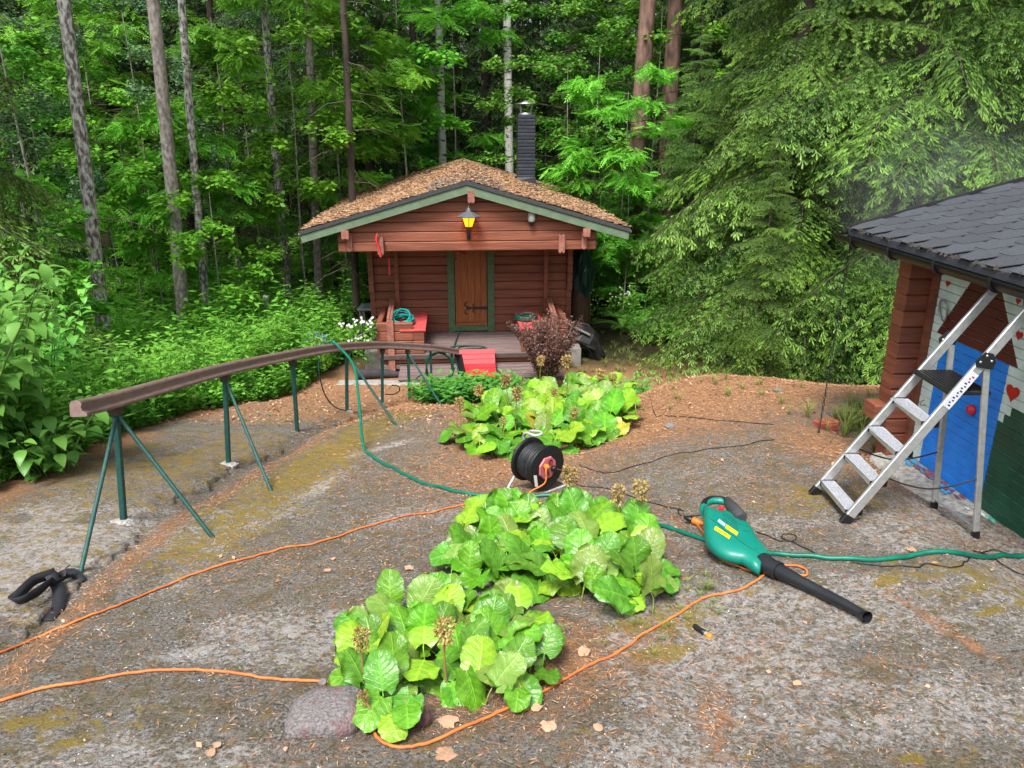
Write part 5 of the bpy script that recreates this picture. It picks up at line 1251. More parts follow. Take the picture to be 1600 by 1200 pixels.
def decid(name, H, z0, R, nb, seed, leaf, mats, n_leaf, size, tint0=.5, flat=.25, up=.25):
    """open-crowned tree: limbs with layered sprays of leaves"""
    r = np.random.default_rng(seed); g = VG()
    per = n_leaf//nb
    for b in range(nb):
        z = z0+(H-z0)*((b+.5)/nb)**.9; f = 1-((z-z0)/(H-z0+.01))
        L = R*(.35+.65*math.sin(PI*min(1, .18+.82*f)))*r.uniform(.7, 1.15); a = r.uniform(0, 2*PI)
        d = np.array([math.cos(a), math.sin(a), 0.]); s_ = np.array([-d[1], d[0], 0.])
        t = np.linspace(0, 1, 7); pts = np.array([0, 0, z])+d*(L*t)[:, None]; pts[:, 2] += up*L*t-.25*L*t*t
        for i in range(6): g.kites(pts[i:i+1], pts[i+1:i+2]-pts[i:i+1], s_[None], L/6*1.15, .03*(1-.75*t[i])*L/1.5, .5, 1, 0, True, .5)
        ns = max(5, int(L*5)); 
        for k in range(ns):                                     # side twigs
            tt = r.uniform(.25, 1)**.8; base = np.array([0, 0, z])+d*L*tt; base[2] += up*L*tt-.25*L*tt*tt
            sl_ = L*.45*(1.15-tt)*r.uniform(.5, 1.2)+.1; sa = r.choice([-1, 1])*r.uniform(.5, 1.3); sdv = d*math.cos(sa)+s_*math.sin(sa)+[0, 0, r.uniform(-.15, .2)]
            g.kites(base[None], sdv[None], np.array([[0, 0, 1.]]), sl_, .012, .5, 1, 0, True, .5)
            m_ = max(3, per//ns); q = r.random(m_)**.7
            P = base+sdv*(sl_*q)[:, None]+r.normal(0, size*.5, (m_, 3))*[1, 1, flat*2.2]
            la = sa+r.normal(0, .9, m_); A = d*np.cos(la)[:, None]+s_*np.sin(la)[:, None]; A[:, 2] += r.normal(-.30, .35, m_)
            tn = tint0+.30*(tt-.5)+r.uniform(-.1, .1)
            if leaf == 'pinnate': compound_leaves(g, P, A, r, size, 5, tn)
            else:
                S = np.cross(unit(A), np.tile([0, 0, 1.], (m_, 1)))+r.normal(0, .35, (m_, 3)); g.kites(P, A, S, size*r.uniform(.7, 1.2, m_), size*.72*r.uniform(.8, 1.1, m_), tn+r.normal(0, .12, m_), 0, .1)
    return g.mesh(name, mats)

near_br = [(spruce_branch(L, .082, .029, .078, .013, 11+i, h_), L) for i, (L, h_) in enumerate(((2.4, .6), (2.2, .35), (2.0, .8), (1.5, .5)))]
far_br = [(spruce_branch(L, .15, .075, .15, .034, 31+i, .7, False), L) for i, L in enumerate((2.4, 2.0, 1.7))]
def low_only(name, *a, **k): return spruce_crown(name, *a, **k)
crown_A = spruce_crown('crown', 12.5, 2.75, .25, near_br, .50, 6, 3, [M_spr, M_twig])
crown_B = spruce_crown('crown', 14, 3.1, .35, near_br, .56, 6, 8, [M_spr, M_twig])
crown_F = [spruce_crown('crown', 17, 2.4, z0, far_br, .42, 4, 50+i, [M_spr_far, M_twig]) for i, z0 in enumerate((3.0, 1.6, .5))]
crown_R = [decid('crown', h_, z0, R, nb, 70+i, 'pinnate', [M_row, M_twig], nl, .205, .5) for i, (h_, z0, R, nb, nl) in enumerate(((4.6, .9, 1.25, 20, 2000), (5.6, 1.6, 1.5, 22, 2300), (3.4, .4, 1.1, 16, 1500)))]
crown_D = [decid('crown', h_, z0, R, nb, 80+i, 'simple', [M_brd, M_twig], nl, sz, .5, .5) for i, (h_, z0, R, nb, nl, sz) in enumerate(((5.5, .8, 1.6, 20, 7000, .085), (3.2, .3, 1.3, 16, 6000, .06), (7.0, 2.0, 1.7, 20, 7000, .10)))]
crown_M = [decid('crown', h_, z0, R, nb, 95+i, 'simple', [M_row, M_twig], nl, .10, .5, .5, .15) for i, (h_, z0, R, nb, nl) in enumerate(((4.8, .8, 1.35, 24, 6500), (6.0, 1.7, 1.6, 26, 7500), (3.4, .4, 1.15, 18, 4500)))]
crown_H = decid('crown', 17, 6.6, 2.4, 26, 90, 'simple', [M_birch_l, M_twig], 2600, .10, .5, .8)
crown_B2 = decid('crown', 5.5, 1.6, 1.5, 16, 91, 'simple', [M_birch_l, M_twig], 7000, .055, .6, 1.0, .1)
tr_thin = [trunk_mesh('trunk', h_*.85, .026, .006, M_bark_s, 5+i, wob=.03, n=6) for i, h_ in enumerate((5.0, 6.0, 3.6))]
def tree(name, label, cat, x, y, parts, scale=1.0, rz=0, group=None, dz=0, rot=None):
    t = thing(name, label, cat, (x, y, Hs(x, y)+dz), rz, group); t.scale = (scale, scale, scale)
    for nm, me in parts: link(nm, me, t, None if nm == 'trunk' else 'stuff')
    return t
def px_x(px, py, Y): return at(px, py, Y).x

# ------------------------------------------------------------ trunks one can tell apart
def pxtrunk(name, label, pb, pt_, D, wpx, m_, seed, crown=None, H=16, wob=.012, twigs=0, cz=1.0, n=12):
    b = at(*pb, D); t = at(*pt_, D); gx = b.x+(t.x-b.x)*(Hs(b.x, D)-b.z)/(t.z-b.z); gz_ = Hs(gx, D)
    lean = (t.x-gx)/(t.z-gz_); w_ = wpx/FPX*D*1.02/2
    o = thing(name, label, 'tree', (gx, D, gz_))
    link('trunk', trunk_mesh('trunk', H, w_*1.12, w_*.45, m_, seed, (lean, 0), wob, n, twigs), o)
    if crown:
        c = link('crown', crown, o, 'stuff'); c.location = (lean*8*0, 0, 0); c.rotation_euler = (0, 0, seed)
    return o
pxtrunk('birch_tree', 'grey lichen spotted birch, thickest leaning trunk at the far left', (155, 500), (97, 0), 10.4, 20, M_bark_g, 1, crown_H, twigs=5)
pxtrunk('alder_tree', 'tall smooth grey trunk, second large one from the left', (278, 420), (243, 0), 12.2, 19, M_bark_s, 2, crown_H)
pxtrunk('birch_tree', 'slender pale birch trunk just right of the smooth grey trunk', (316, 420), (288, 0), 12.8, 12, M_bark_g, 3, crown_H)
pxtrunk('birch_tree', 'faint pale trunk behind the leaves between the slender birch and the cabin', (448, 420), (413, 0), 15.2, 12, M_bark_g, 4, crown_H)
pxtrunk('alder_tree', 'thin dark grey trunk rising left of the cabin roof corner', (500, 480), (480, 60), 16, 12, M_bark_s, 5, crown_H)
pxtrunk('spruce_tree', 'brown flaky trunk standing right beside the left cabin corner', (557, 490), (535, 60), 14, 11, M_bark_d, 6, None, H=12, twigs=40)
pxtrunk('birch_tree', 'white birch trunk behind the left half of the cabin roof', (580, 300), (570, 0), 20.5, 13, M_birch, 7, crown_H)
pxtrunk('birch_tree', 'white slightly crooked birch trunk behind the cabin ridge', (690, 250), (688, 0), 21, 12, M_birch, 8, crown_H, wob=.018)
pxtrunk('birch_tree', 'white birch trunk standing just left of the chimney', (797, 260), (796, 0), 20.2, 13, M_birch, 9, crown_H)
pxtrunk('pine_tree', 'tall purplish brown pine trunk beyond the right cabin eave', (985, 420), (1016, 0), 16.5, 25, M_bark_p, 10, crown_H, H=18)
pxtrunk('pine_tree', 'reddish pine trunk against the left edge of the big spruces', (1043, 255), (1056, 0), 18, 24, M_bark_p, 11, crown_H, H=18)
pxtrunk('pine_tree', 'dark trunk half hidden behind the reddish pine', (1072, 300), (1086, 0), 21, 18, M_bark_d, 12, None, H=18)
pxtrunk('spruce_tree', 'dim dark trunk between the two large left trunks', (180, 300), (168, 0), 22, 22, M_bark_d, 13, crown_F[0], H=16, twigs=20)

# ------------------------------------------------------------ big spruces on the right
def big(label, px_, D, crown, s_, rz, r0=.16, dz=0):
    x = px_x(px_, 560, D); o = tree('spruce_tree', label, 'spruce', x, D, [('crown', crown)], s_, rz, None, dz)
    link('trunk', trunk_mesh('trunk', 12, r0, .02, M_bark_d, int(D*7), wob=.004), o); return o
big('big bright spruce with drooping branches behind the bare crest', 1200, 12.2, crown_A, 1.0, .4)
big('big spruce whose branches hang behind the playhouse corner', 1370, 11.4, crown_B, 1.0, 2.0)
big('spruce rising behind the playhouse roof at the right edge', 1590, 11.0, crown_A, 1.15, 4.0)
big('spruce further back between the two big ones, beyond the crest', 1255, 15.2, crown_B, 1.1, 5.2)
big('small spruce at the left foot of the big ones, right of the cabin', 1060, 14.6, crown_A, .46, 1.2, .08)
big('low young spruce at the edge of the litter below the big spruces', 1180, 10.6, crown_A, .30, 3.0, .05)
big('spruce standing outside the right edge, its tips above the dark roof', 1820, 12.5, crown_B, 1.1, 3.4)
big('spruce at the far left edge showing only its branch tips', -62, 8.6, crown_A, .78, .9, .10)

# ------------------------------------------------------------ rowans and other broadleaved trees
def put(kind, label, px_, D, v, s_, rz, group=None, dz=0):
    cr = {'r': crown_R, 'd': crown_D, 'm': crown_M}[kind][v]; x = px_x(px_, 450, D)
    nm = 'rowan_tree' if kind == 'r' else 'maple_tree' if kind == 'm' else 'broadleaf_tree'
    return tree(nm, label, 'tree', x, D, [('trunk', tr_thin[min(v, 2)] if v < 3 else tr_thin[0]), ('crown', cr)], s_, rz, group, dz)
RW = [('bright rowan in front of the far left birch trunk', 62, 10.8, 2, 1.0), ('rowan right of the far left birch trunk', 222, 13.0, 0, .95), ('broad rowan around the foot of the smooth grey trunk', 285, 13.4, 0, .9),
      ('low rowan in the middle of the left thicket', 345, 12.4, 2, .9), ('rowan between the slender birch and the cabin', 410, 15.0, 1, .95), ('tall bright rowan hanging over the left cabin eave', 480, 14.8, 1, 1.1),
      ('bright rowan rising beside the brown trunk at the cabin corner', 545, 16.4, 1, 1.22), ('rowan leaning over the back of the cabin roof', 640, 18.5, 1, 1.35), ('rowan sprays high above the cabin ridge', 715, 21.0, 1, 1.4),
      ('rowan at the upper left behind the birch trunk', 60, 14.0, 1, 1.1), ('rowan high between the two large left trunks', 190, 16.5, 1, 1.2), ('small rowan at the left edge of the herbs', 60, 9.4, 2, .8),
      ('rowan right of the cabin in front of the pine trunk', 968, 15.4, 0, 1.0), ('rowan behind the pine trunk at the right eave', 1010, 18, 1, 1.2), ('young rowan by the right cabin eave', 935, 15.8, 2, .95)]
for i, (lab, px_, D, v, s_) in enumerate(RW): put('m' if i % 2 else 'r', lab.replace('rowan', 'maple') if i % 2 else lab, px_, D, v, s_, i*1.7)
DT = [('leafy tree right of the chimney', 880, 18.0, 0, 1.15), ('dense leafy tree behind the right roof slope', 930, 19.5, 2, 1.05), ('leafy shrub right behind the cabin', 925, 16.5, 1, 1.0), ('leafy tree behind the pines', 1000, 22, 2, 1.1),
      ('dark leafy tree in the left thicket', 250, 17.5, 0, 1.1), ('leafy shrub behind the herbs on the left', 380, 14.2, 1, .9), ('leafy tree beyond the slender birch', 330, 18.5, 2, 1.1), ('leafy shrub left of the dark grey trunk', 455, 16.8, 1, 1.0), 
      ('leafy tree at the far left edge', 10, 13.0, 0, 1.2), ('shrub below the far left birch', 100, 13.8, 1, 1.0), ('leafy tree high beyond the far left birch', 130, 19, 2, 1.25), ('pale leafy tree above the chimney', 850, 23, 2, 1.2), ('low shrub between the cabin and the big spruces', 975, 15, 1, .7), ('low leafy shrub left of the cabin wall', 520, 17.5, 1, .9)]
for i, (lab, px_, D, v, s_) in enumerate(DT): put('d', lab, px_, D, v, s_, i*2.1)
tree('birch_tree', 'small birch with hanging silvery leaves at the upper left', 'tree', px_x(45, 300, 11.5), 11.5, [('trunk', tr_thin[1]), ('crown', crown_B2)], 1.25, 1.0)
tree('birch_tree', 'small birch with silvery leaves between the large left trunks', 'tree', px_x(232, 300, 13.5), 13.5, [('trunk', tr_thin[1]), ('crown', crown_B2)], 1.1, 2.0)
tree('birch_tree', 'small birch with pale leaves beyond the slender birch trunk', 'tree', px_x(360, 300, 16.5), 16.5, [('trunk', tr_thin[1]), ('crown', crown_B2)], 1.15, 3.0)
# deep forest
tr_far = [trunk_mesh('trunk', 17, .15, .03, M_bark_d, 60+i, wob=.006, n=8, twigs=26) for i in range(3)]
q = random.Random(12); cnt = 0; spots = []
for D0, D1, n in ((18.5, 24, 20), (24, 32, 34), (32, 42, 38), (42, 56, 46)):
    for k in range(n):
        D = q.uniform(D0, D1); u = (k+q.uniform(.1, .9))/n; x = (-.80+1.6*u)*D*1.02
        spots.append((x, D))
for x, D in spots:
    if D < 24 and -3.5 < x < 3.2 and q.random() < .75: continue
    v = q.choice([0, 0, 1]) if D < 32 else q.choice([1, 2, 2] if D > 42 else [0, 1, 2])
    tree('forest_spruce', 'dark spruce deep in the forest beyond the cabin clearing', 'spruce', x, D, [('trunk', tr_far[q.randrange(3)]), ('crown', crown_F[v])], q.uniform(.85, 1.25), q.uniform(0, 6.28), 'dark forest spruces')
for k in range(26):
    D = q.uniform(20, 34); x = q.uniform(-.75, .6)*D
    tree('broadleaf_tree', 'dim undergrowth tree among the forest spruces', 'tree', x, D, [('trunk', tr_thin[2]), ('crown', q.choice(crown_D))], q.uniform(.8, 1.2), q.uniform(0, 6.28), 'forest undergrowth trees')

# ------------------------------------------------------------ herbs and ferns of the left bank
def herb(seed, h_=.6, nl=11, size=.10, wd=.42, stems=4, spread=.16):
    r = np.random.default_rng(seed); g = VG()
    for s_ in range(stems):
        a = r.uniform(0, 2*PI); ln = h_*r.uniform(.65, 1.1); d = np.array([math.cos(a)*spread*r.uniform(.3, 1.3), math.sin(a)*spread*r.uniform(.3, 1.3), 1.]); b = np.array([d[0]*.3, d[1]*.3, 0])
        g.kites(b[None], d[None], np.array([[1., 0, 0]]), ln, .012, .3, 0, 0, True, .5)
        t = np.linspace(.25, 1, nl); P = b+d*(t*ln)[:, None]; ph = np.arange(nl)*2.4+a
        A = np.stack([np.cos(ph), np.sin(ph), .35-.25*t+r.normal(0, .2, nl)], 1); S = np.stack([-np.sin(ph), np.cos(ph), r.normal(0, .25, nl)], 1)
        sz = size*(1.15-.5*t)*r.uniform(.8, 1.2, nl); g.kites(P, A, S, sz, sz*wd, .25+.45*t+r.normal(0, .08, nl), 0, .12)
    return g.merged()
def fern(seed, L=.6, nf=8):
    r = np.random.default_rng(seed); g = VG()
    for f in range(nf):
        a = 2*PI*f/nf+r.uniform(-.3, .3); l = L*r.uniform(.75, 1.1); d = np.array([math.cos(a), math.sin(a), 0]); s_ = np.array([-d[1], d[0], 0.])
        t = np.linspace(.1, 1, 22); P = d*(l*t*.8)[:, None]; P[:, 2] = l*(.85*t-.62*t*t)
        T = np.gradient(P, axis=0)
        for sd in (-1, 1):
            w_ = l*.20*np.sin(PI*(.12+.85*t))**.8; g.kites(P, s_*sd+unit(T)*.35+[0, 0, -.1], unit(T), w_, w_*.27, .55+r.normal(0, .08, 22), 0, .05)
    return g.merged()
def blades(seed, n=16, L=.6, w=.02):
    r = np.random.default_rng(seed); g = VG(); a = r.uniform(0, 2*PI, n); tl = r.uniform(.1, .6, n)
    A = np.stack([np.cos(a)*tl, np.sin(a)*tl, np.ones(n)], 1); S = np.stack([-np.sin(a), np.cos(a), a*0], 1); l = L*r.uniform(.5, 1.1, n)
    P = np.zeros((n, 3)); g.kites(P, A, S, l*.6, w, .5, 0, .1, False, .6)
    P2 = P+unit(A)*(l*.5)[:, None]; g.kites(P2, A+np.stack([np.cos(a), np.sin(a), -.3+a*0], 1)*.8, S, l*.55, w*.9, .6, 0, .1, False, .3)
    return g.merged()
T_herb = [herb(100+i, h_, nl, sz, wd, st) for i, (h_, nl, sz, wd, st) in enumerate(((.55, 10, .14, .45, 5), (.75, 16, .13, .22, 5), (.40, 8, .13, .7, 5), (.95, 16, .15, .36, 4), (.3, 8, .07, .75, 6)))]
T_fern = [fern(120+i) for i in range(2)]
T_lily = herb(131, .85, 30, .17, .14, 7, .12)
def scatter(name, label, tpls, pts, smin, smax, mats, seed, kind='stuff', dtint=.2):
    r = np.random.default_rng(seed); g = VG(); pts = np.asarray(pts); which = r.integers(0, len(tpls), len(pts))
    for k, tp in enumerate(tpls):
        s_ = pts[which == k]; n = len(s_)
        if not n: continue
        sc_ = r.uniform(smin, smax, n); M = rotz(r.uniform(0, 2*PI, n))*sc_[:, None, None]
        g.inst(tp, M, np.stack([s_[:, 0], s_[:, 1], H(s_[:, 0], s_[:, 1])-.01], 1), r.normal(0, dtint, n)*.6)
    o = link(name, g.mesh(name, mats)); tag(o, label, None, None, kind); return o
def region(n, fn, x0, x1, y0, y1, seed):
    r = np.random.default_rng(seed); P = np.stack([r.uniform(x0, x1, n*6), r.uniform(y0, y1, n*6)], 1); return P[fn(P[:, 0], P[:, 1])][:n]
def bank(x, y):                                         # vegetation bank left of the path
    edge = np.interp(y, [2, 3.5, 5, 6.2, 8, 9.6, 11, 12.4, 14], [-3.4, -3.7, -3.85, -3.95, -3.75, -3.35, -2.95, -2.7, -3.4])+.22*(fbm(y*1.7, y*0, 77)-.5)
    return x < edge
cabf = lambda x, y: ~((x > -2.7) & (x < 2.0) & (y > 10.6) & (y < 18.5))
scatter('undergrowth', 'dense mixed green herbs covering the bank left of the path', T_herb, region(2300, lambda x, y: bank(x, y) & (x > -.70*y-1.5), -12, -2.5, 3.0, 14.5, 1), .6, 1.15, M_herb, 1)
scatter('undergrowth', 'low ground cover creeping along the edge of the path', [T_herb[4], T_herb[2]], region(700, lambda x, y: bank(x+.0, y) & ~bank(x+.7, y), -6, -2.0, 4.2, 12.6, 2), .45, .8, M_herb, 2)
scatter('undergrowth', 'green forest floor plants between the trees', T_herb+T_fern, region(2300, lambda x, y: cabf(x, y) & ((x < -2.6) | (x > 1.9) | (y > 18.6)), -16, 9, 12.8, 24, 3), .8, 1.5, M_brd, 3)
scatter('undergrowth', 'taller mixed weeds heaped in the middle of the left bank', [T_herb[1], T_herb[3], T_herb[0]], region(150, lambda x, y: bank(x, y), -6.6, -3.6, 10.4, 13.0, 14), 1.1, 1.6, M_herb, 14)
scatter('lily_clump', 'tall feathery bright green stems in the middle of the left bank', [T_lily], region(26, lambda x, y: bank(x, y), -5.2, -3.4, 9.8, 11.6, 4), .9, 1.2, M_herb, 4)
for i, (px_, py_, s_, lab) in enumerate(((232, 655, .75, 'fern under the near end of the handrail'), (160, 560, 1.0, 'fern in the herbs behind the handrail end'), (300, 560, .9, 'fern halfway along the left bank'), (1372, 655, .62, 'green fern at the foot of the playhouse corner'), (1400, 640, .5, 'small fern behind the playhouse corner log'))):
    g_ = G(px_, py_); o = thing('fern', lab, 'fern', g_, i); o.scale = (s_,)*3
    v = VG(); v.add(*T_fern[i % 2][:3], 0); link('fronds', v.mesh('fronds', M_herb), o, 'stuff')
# single leafy stems that stand out
def stemplant(name, label, px_, py_, D, h_, size, n, seed, wd=.5):
    x = px_x(px_, py_, D); g_ = VG(); tp = herb(seed, h_, n, size, wd, 3, .12); g_.add(*tp[:3], 0)
    o = thing(name, label, 'plant', (x, D, Hs(x, D))); link('leaves', g_.mesh('leaves', M_bush), o, 'stuff')
stemplant('leafy_plant', 'upright leafy plant behind the near third of the handrail', 190, 560, 7.6, 1.0, .16, 12, 201)
stemplant('leafy_plant', 'leafy plant left of the brown litter by the first post', 150, 640, 6.2, .75, .15, 10, 202)
stemplant('leafy_plant', 'leafy plant near the middle of the left bank', 290, 540, 9.0, .8, .13, 12, 203)
# the large-leaved shrubs at the left edge
LT = None
def bigleaf_mesh():
    m = VG(); n = 6
    prof = [(0, .02), (.15, .62), (.4, 1.0), (.65, .82), (.85, .42), (1, .0)]
    V = []; F = []
    for i, (t, w_) in enumerate(prof):
        z = .10*math.sin(PI*t)-.30*t*t
        V += [(t, w_*.32, z+.07*w_), (t, 0, z), (t, -w_*.32, z+.07*w_)]
    for i in range(n-1):
        for j_ in range(2): a = i*3+j_; F.append((a, a+3, a+4, a+1))
    return np.array(V), np.array(F), np.full(len(V), .5), np.zeros(len(F), int)
BLT = bigleaf_mesh()
def big_shrub(label, px_, D, h_, n_st, size, seed, spread=.5):
    r = np.random.default_rng(seed); x = px_x(px_, 700, D); g_ = VG(); st = MB()
    for s_ in range(n_st):
        a = r.uniform(0, 2*PI); ln = h_*r.uniform(.55, 1.08); tl = spread*r.uniform(.2, 1.0)
        t = np.linspace(0, 1, 9); P = np.stack([math.cos(a)*tl*t**1.4*ln+.1*math.cos(a), math.sin(a)*tl*t**1.4*ln+.1*math.sin(a), ln*t*(1-.12*tl*t)], 1)
        st.tube([Vector(p) for p in P], list(np.linspace(.010, .004, 9)), 5)
        nn_ = int(ln*13); tt = np.linspace(.18, 1, nn_)
        for i, t_ in enumerate(tt):
            c = np.array([np.interp(t_, t, P[:, k]) for k in range(3)])
            for o_ in (0, PI):
                az = i*PI/2+o_+r.normal(0, .35)+a; sz = size*(.65+.5*math.sin(PI*min(1, t_*.9)))*r.uniform(.75, 1.2)
                M = rotz(az) @ roty(R_(r.normal(2, 18))) @ roty(0)*sz; M = M @ np.array([[1, 0, 0], [0, math.cos(.3*r.normal()), 0], [0, 0, 1]])
                pet = rotz(az) @ np.array([.03, 0, .01]); g_.inst(BLT, M[None], (c+pet)[None], [r.uniform(-.3, .3)+.25*(t_-.5)])
    o = thing('leafy_shrub', label, 'shrub', (x, D, Hs(x, D))); link('leaves', g_.mesh('leaves', M_bush, True), o, 'stuff'); st.build('stems', mat('green stems', (.08, .15, .03)), o, True)
big_shrub('tall large leaved shrub at the left edge, nearest the path', 20, 6.0, 1.85, 15, .15, 301, .55)
big_shrub('large leaved shrub behind the nearest one at the left edge', 85, 7.4, 1.8, 14, .14, 302, .5)
big_shrub('low large leaved shrub beside the crusted path', 75, 5.6, .75, 9, .14, 303, .7)
big_shrub('large leaved shrub half cut off by the left edge', -60, 5.3, 2.0, 14, .15, 304, .6)

# ------------------------------------------------------------ bergenia
BUV = {}
def berg_leaf(seed):
    q = random.Random(seed); nu, nv = 12, 16; L = 1.0; V = []; F = []; T = []; UV = []
    cup = q.uniform(-.25, .35); curl = q.uniform(.1, .75); ruf = q.uniform(.035, .11); ph = q.uniform(0, 6); bend = q.uniform(-.15, .15)
    for i in range(nu+1):
        u = i/nu; w_ = .50*(math.sin(PI*min(1, (u*.90+.05)))**.46)*(1.0-.02*u)
        for j_ in range(nv+1):
            v = (j_/nv)*2-1; ed = abs(v)
            vein = .022*math.cos((u*4.5-ed*1.2)*2*PI)*(.25+ed)*(1.25-ed)+.008*math.sin(u*31+v*13+ph)*ed
            x = u*L-.16*ed*ed*(1-u)*.9+.02*math.sin(j_*2.6)*(1 if i == nu else 0); y = v*w_*(1+.05*math.sin(u*30+ph)*ed**4)
            z = cup*(v*w_)**2*1.8-curl*.42*u*u+ruf*math.sin(u*10+ph+v*2.5)*ed**2+.25*ruf*math.sin(u*23+v*5+ph)*ed+vein+bend*v*u*.4+(.018 if ed < .05 else 0)
            UV.append((u, v)); V.append((x+.0, y, z)); T.append(.50-.2*(ed > .97)+(.45 if ed < .08 else 0)+.16*math.cos((u*4.5-ed*1.2)*2*PI))
    for i in range(nu):
        for j_ in range(nv): a = i*(nv+1)+j_; F.append((a, a+nv+1, a+nv+2, a+1))
    BUV[seed] = UV
    return V, F, T
def bmat(name, dark, light, spots=True):
    m = leafmat(name, dark, light, .34, .12, .42, 2.2, .012); n = m.node_tree; N = n.nodes; L = n.links; b = N['Principled BSDF']
    def at_(k): q = N.new('ShaderNodeAttribute'); q.attribute_name = k; return q.outputs['Fac']
    def mth(op, x, y=None, z=None, cl=False):
        q = N.new('ShaderNodeMath'); q.operation = op; q.use_clamp = cl
        for i, v in enumerate((x, y, z)):
            if v is None: continue
            if isinstance(v, (int, float)): q.inputs[i].default_value = v
            else: L.new(v, q.inputs[i])
        return q.outputs[0]
    u, v = at_('lu'), mth('ABSOLUTE', at_('lv'))
    nz = N.new('ShaderNodeTexNoise'); nz.inputs['Scale'].default_value = 7; nz.inputs['Detail'].default_value = 3
    tc = N.new('ShaderNodeTexCoord'); L.new(tc.outputs['Object'], nz.inputs['Vector'])
    ph_ = mth('ADD', mth('SUBTRACT', mth('MULTIPLY', u, 6.5), mth('MULTIPLY', v, 2.2)), mth('MULTIPLY', nz.outputs['Fac'], .9))
    tri = mth('ABSOLUTE', mth('SUBTRACT', mth('FRACT', ph_), .5))
    lat = mth('SUBTRACT', 1.0, mth('MULTIPLY', tri, 7), None, True)
    midr = mth('SUBTRACT', 1.0, mth('MULTIPLY', v, 16), None, True)
    vein = mth('MAXIMUM', mth('MULTIPLY', lat, .8), midr)
    ve2 = N.new('ShaderNodeTexVoronoi'); ve2.feature = 'DISTANCE_TO_EDGE'; ve2.inputs['Scale'].default_value = 13; L.new(tc.outputs['Object'], ve2.inputs['Vector'])
    net = mth('SUBTRACT', 1.0, mth('MULTIPLY', ve2.outputs['Distance'], 9), None, True)
    src = b.inputs['Base Color'].links[0].from_socket
    mx = N.new('ShaderNodeMix'); mx.data_type = 'RGBA'; L.new(mth('MULTIPLY', vein, .20), mx.inputs['Factor']); L.new(src, mx.inputs['A']); mx.inputs['B'].default_value = (*[min(.8, c*1.25+.05) for c in light], 1)
    # browned, chewed spots and margins
    n3 = N.new('ShaderNodeTexNoise'); n3.inputs['Scale'].default_value = 3.2; n3.inputs['Detail'].default_value = 5
    oi = N.new('ShaderNodeObjectInfo'); cb = N.new('ShaderNodeCombineXYZ'); L.new(oi.outputs['Random'], cb.inputs[0]); sc_ = N.new('ShaderNodeVectorMath'); sc_.operation = 'SCALE'; sc_.inputs['Scale'].default_value = 60; L.new(cb.outputs[0], sc_.inputs[0])
    ad = N.new('ShaderNodeVectorMath'); L.new(sc_.outputs[0], ad.inputs[0]); L.new(tc.outputs['Object'], ad.inputs[1]); L.new(ad.outputs[0], n3.inputs['Vector'])
    sp_ = mth('MULTIPLY', mth('SUBTRACT', n3.outputs['Fac'], .70), 12, None, True)
    m2 = N.new('ShaderNodeMix'); m2.data_type = 'RGBA'; L.new(sp_, m2.inputs['Factor']); L.new(mx.outputs['Result'], m2.inputs['A']); m2.inputs['B'].default_value = (.30, .16, .10, 1)
    for lk in list(src.links): L.new(m2.outputs['Result'], lk.to_socket) if lk.to_node != mx else None
    bp = N.new('ShaderNodeBump'); bp.inputs['Strength'].default_value = .28; bp.inputs['Distance'].default_value = .02; bp.invert = True
    L.new(mth('ADD', vein, mth('MULTIPLY', nz.outputs['Fac'], .6)), bp.inputs['Height']); L.new(bp.outputs[0], b.inputs['Normal'])
    return m
B_mats = [bmat('bergenia bright green', (.035, .14, .008), (.17, .44, .02)), bmat('bergenia mid green', (.03, .115, .010), (.13, .34, .025)), bmat('bergenia yellow green', (.09, .22, .012), (.32, .52, .03)), bmat('bergenia dull olive', (.09, .17, .025), (.22, .34, .06)), bmat('bergenia yellow', (.26, .30, .03), (.52, .50, .05))]
B_brown = mat('withered leaf patch', (.20, .10, .07), (.10, .05, .035), 30, .8)
def berg_meshes():
    out = []
    for k in range(16):
        V, F, T = berg_leaf(400+k); out.append((V, F, T))
    return out
BL_T = berg_meshes()
B_cache = {}
def bleaf(k, mi_, pitch, ph):
    """a leaf with its stalk; pitch = angle of the blade to the ground (deg), ph = stalk length / blade length"""
    key = (k, mi_, pitch, ph)
    if key in B_cache: return B_cache[key]
    V, F, T = BL_T[k]; cp, sp_ = math.cos(R_(pitch)), math.sin(R_(pitch))
    top = Vector((.30, 0, ph)); W = [(top.x+x*cp-z*sp_, y, top.z+x*sp_+z*cp) for x, y, z in V]
    st = catmull([(0, 0, -.05), (.06, 0, ph*.45), (.18, 0, ph*.85), (top.x, 0, ph), (top.x+.2*cp, 0, ph+.2*sp_-.02)], 2); b = len(W); ns = 5; Q = []; tt = list(T)
    for i, p in enumerate(st):
        for a in range(ns): an = 2*PI*a/ns; W.append((p.x+.022*math.cos(an)*.7, p.y+.022*math.sin(an), p.z+.015*math.cos(an))); tt.append(.6)
    for i in range(len(st)-1):
        for a in range(ns): Q.append((b+i*ns+a, b+i*ns+(a+1) % ns, b+(i+1)*ns+(a+1) % ns, b+(i+1)*ns+a))
    F2 = np.array(F+Q); mi2 = np.zeros(len(F2), int)
    me = arrmesh('leaf', np.array(W), F2, [B_mats[mi_], B_brown], np.clip(tt, 0, 1), True)
    uv = np.array(BUV[400+k]+[(.0, 1.0)]*(len(W)-len(V)))
    for nm_, c_ in (('lu', 0), ('lv', 1)): a_ = me.attributes.new(nm_, 'FLOAT', 'POINT'); a_.data.foreach_set('value', uv[:, c_].astype(np.float32))
    B_cache[key] = me; return me
def inpoly(x, y, poly):
    c = False; n = len(poly)
    for i in range(n):
        (x0, y0), (x1, y1) = poly[i], poly[(i+1) % n]
        if (y0 > y) != (y1 > y) and x < (x1-x0)*(y-y0)/(y1-y0)+x0: c = not c
    return c
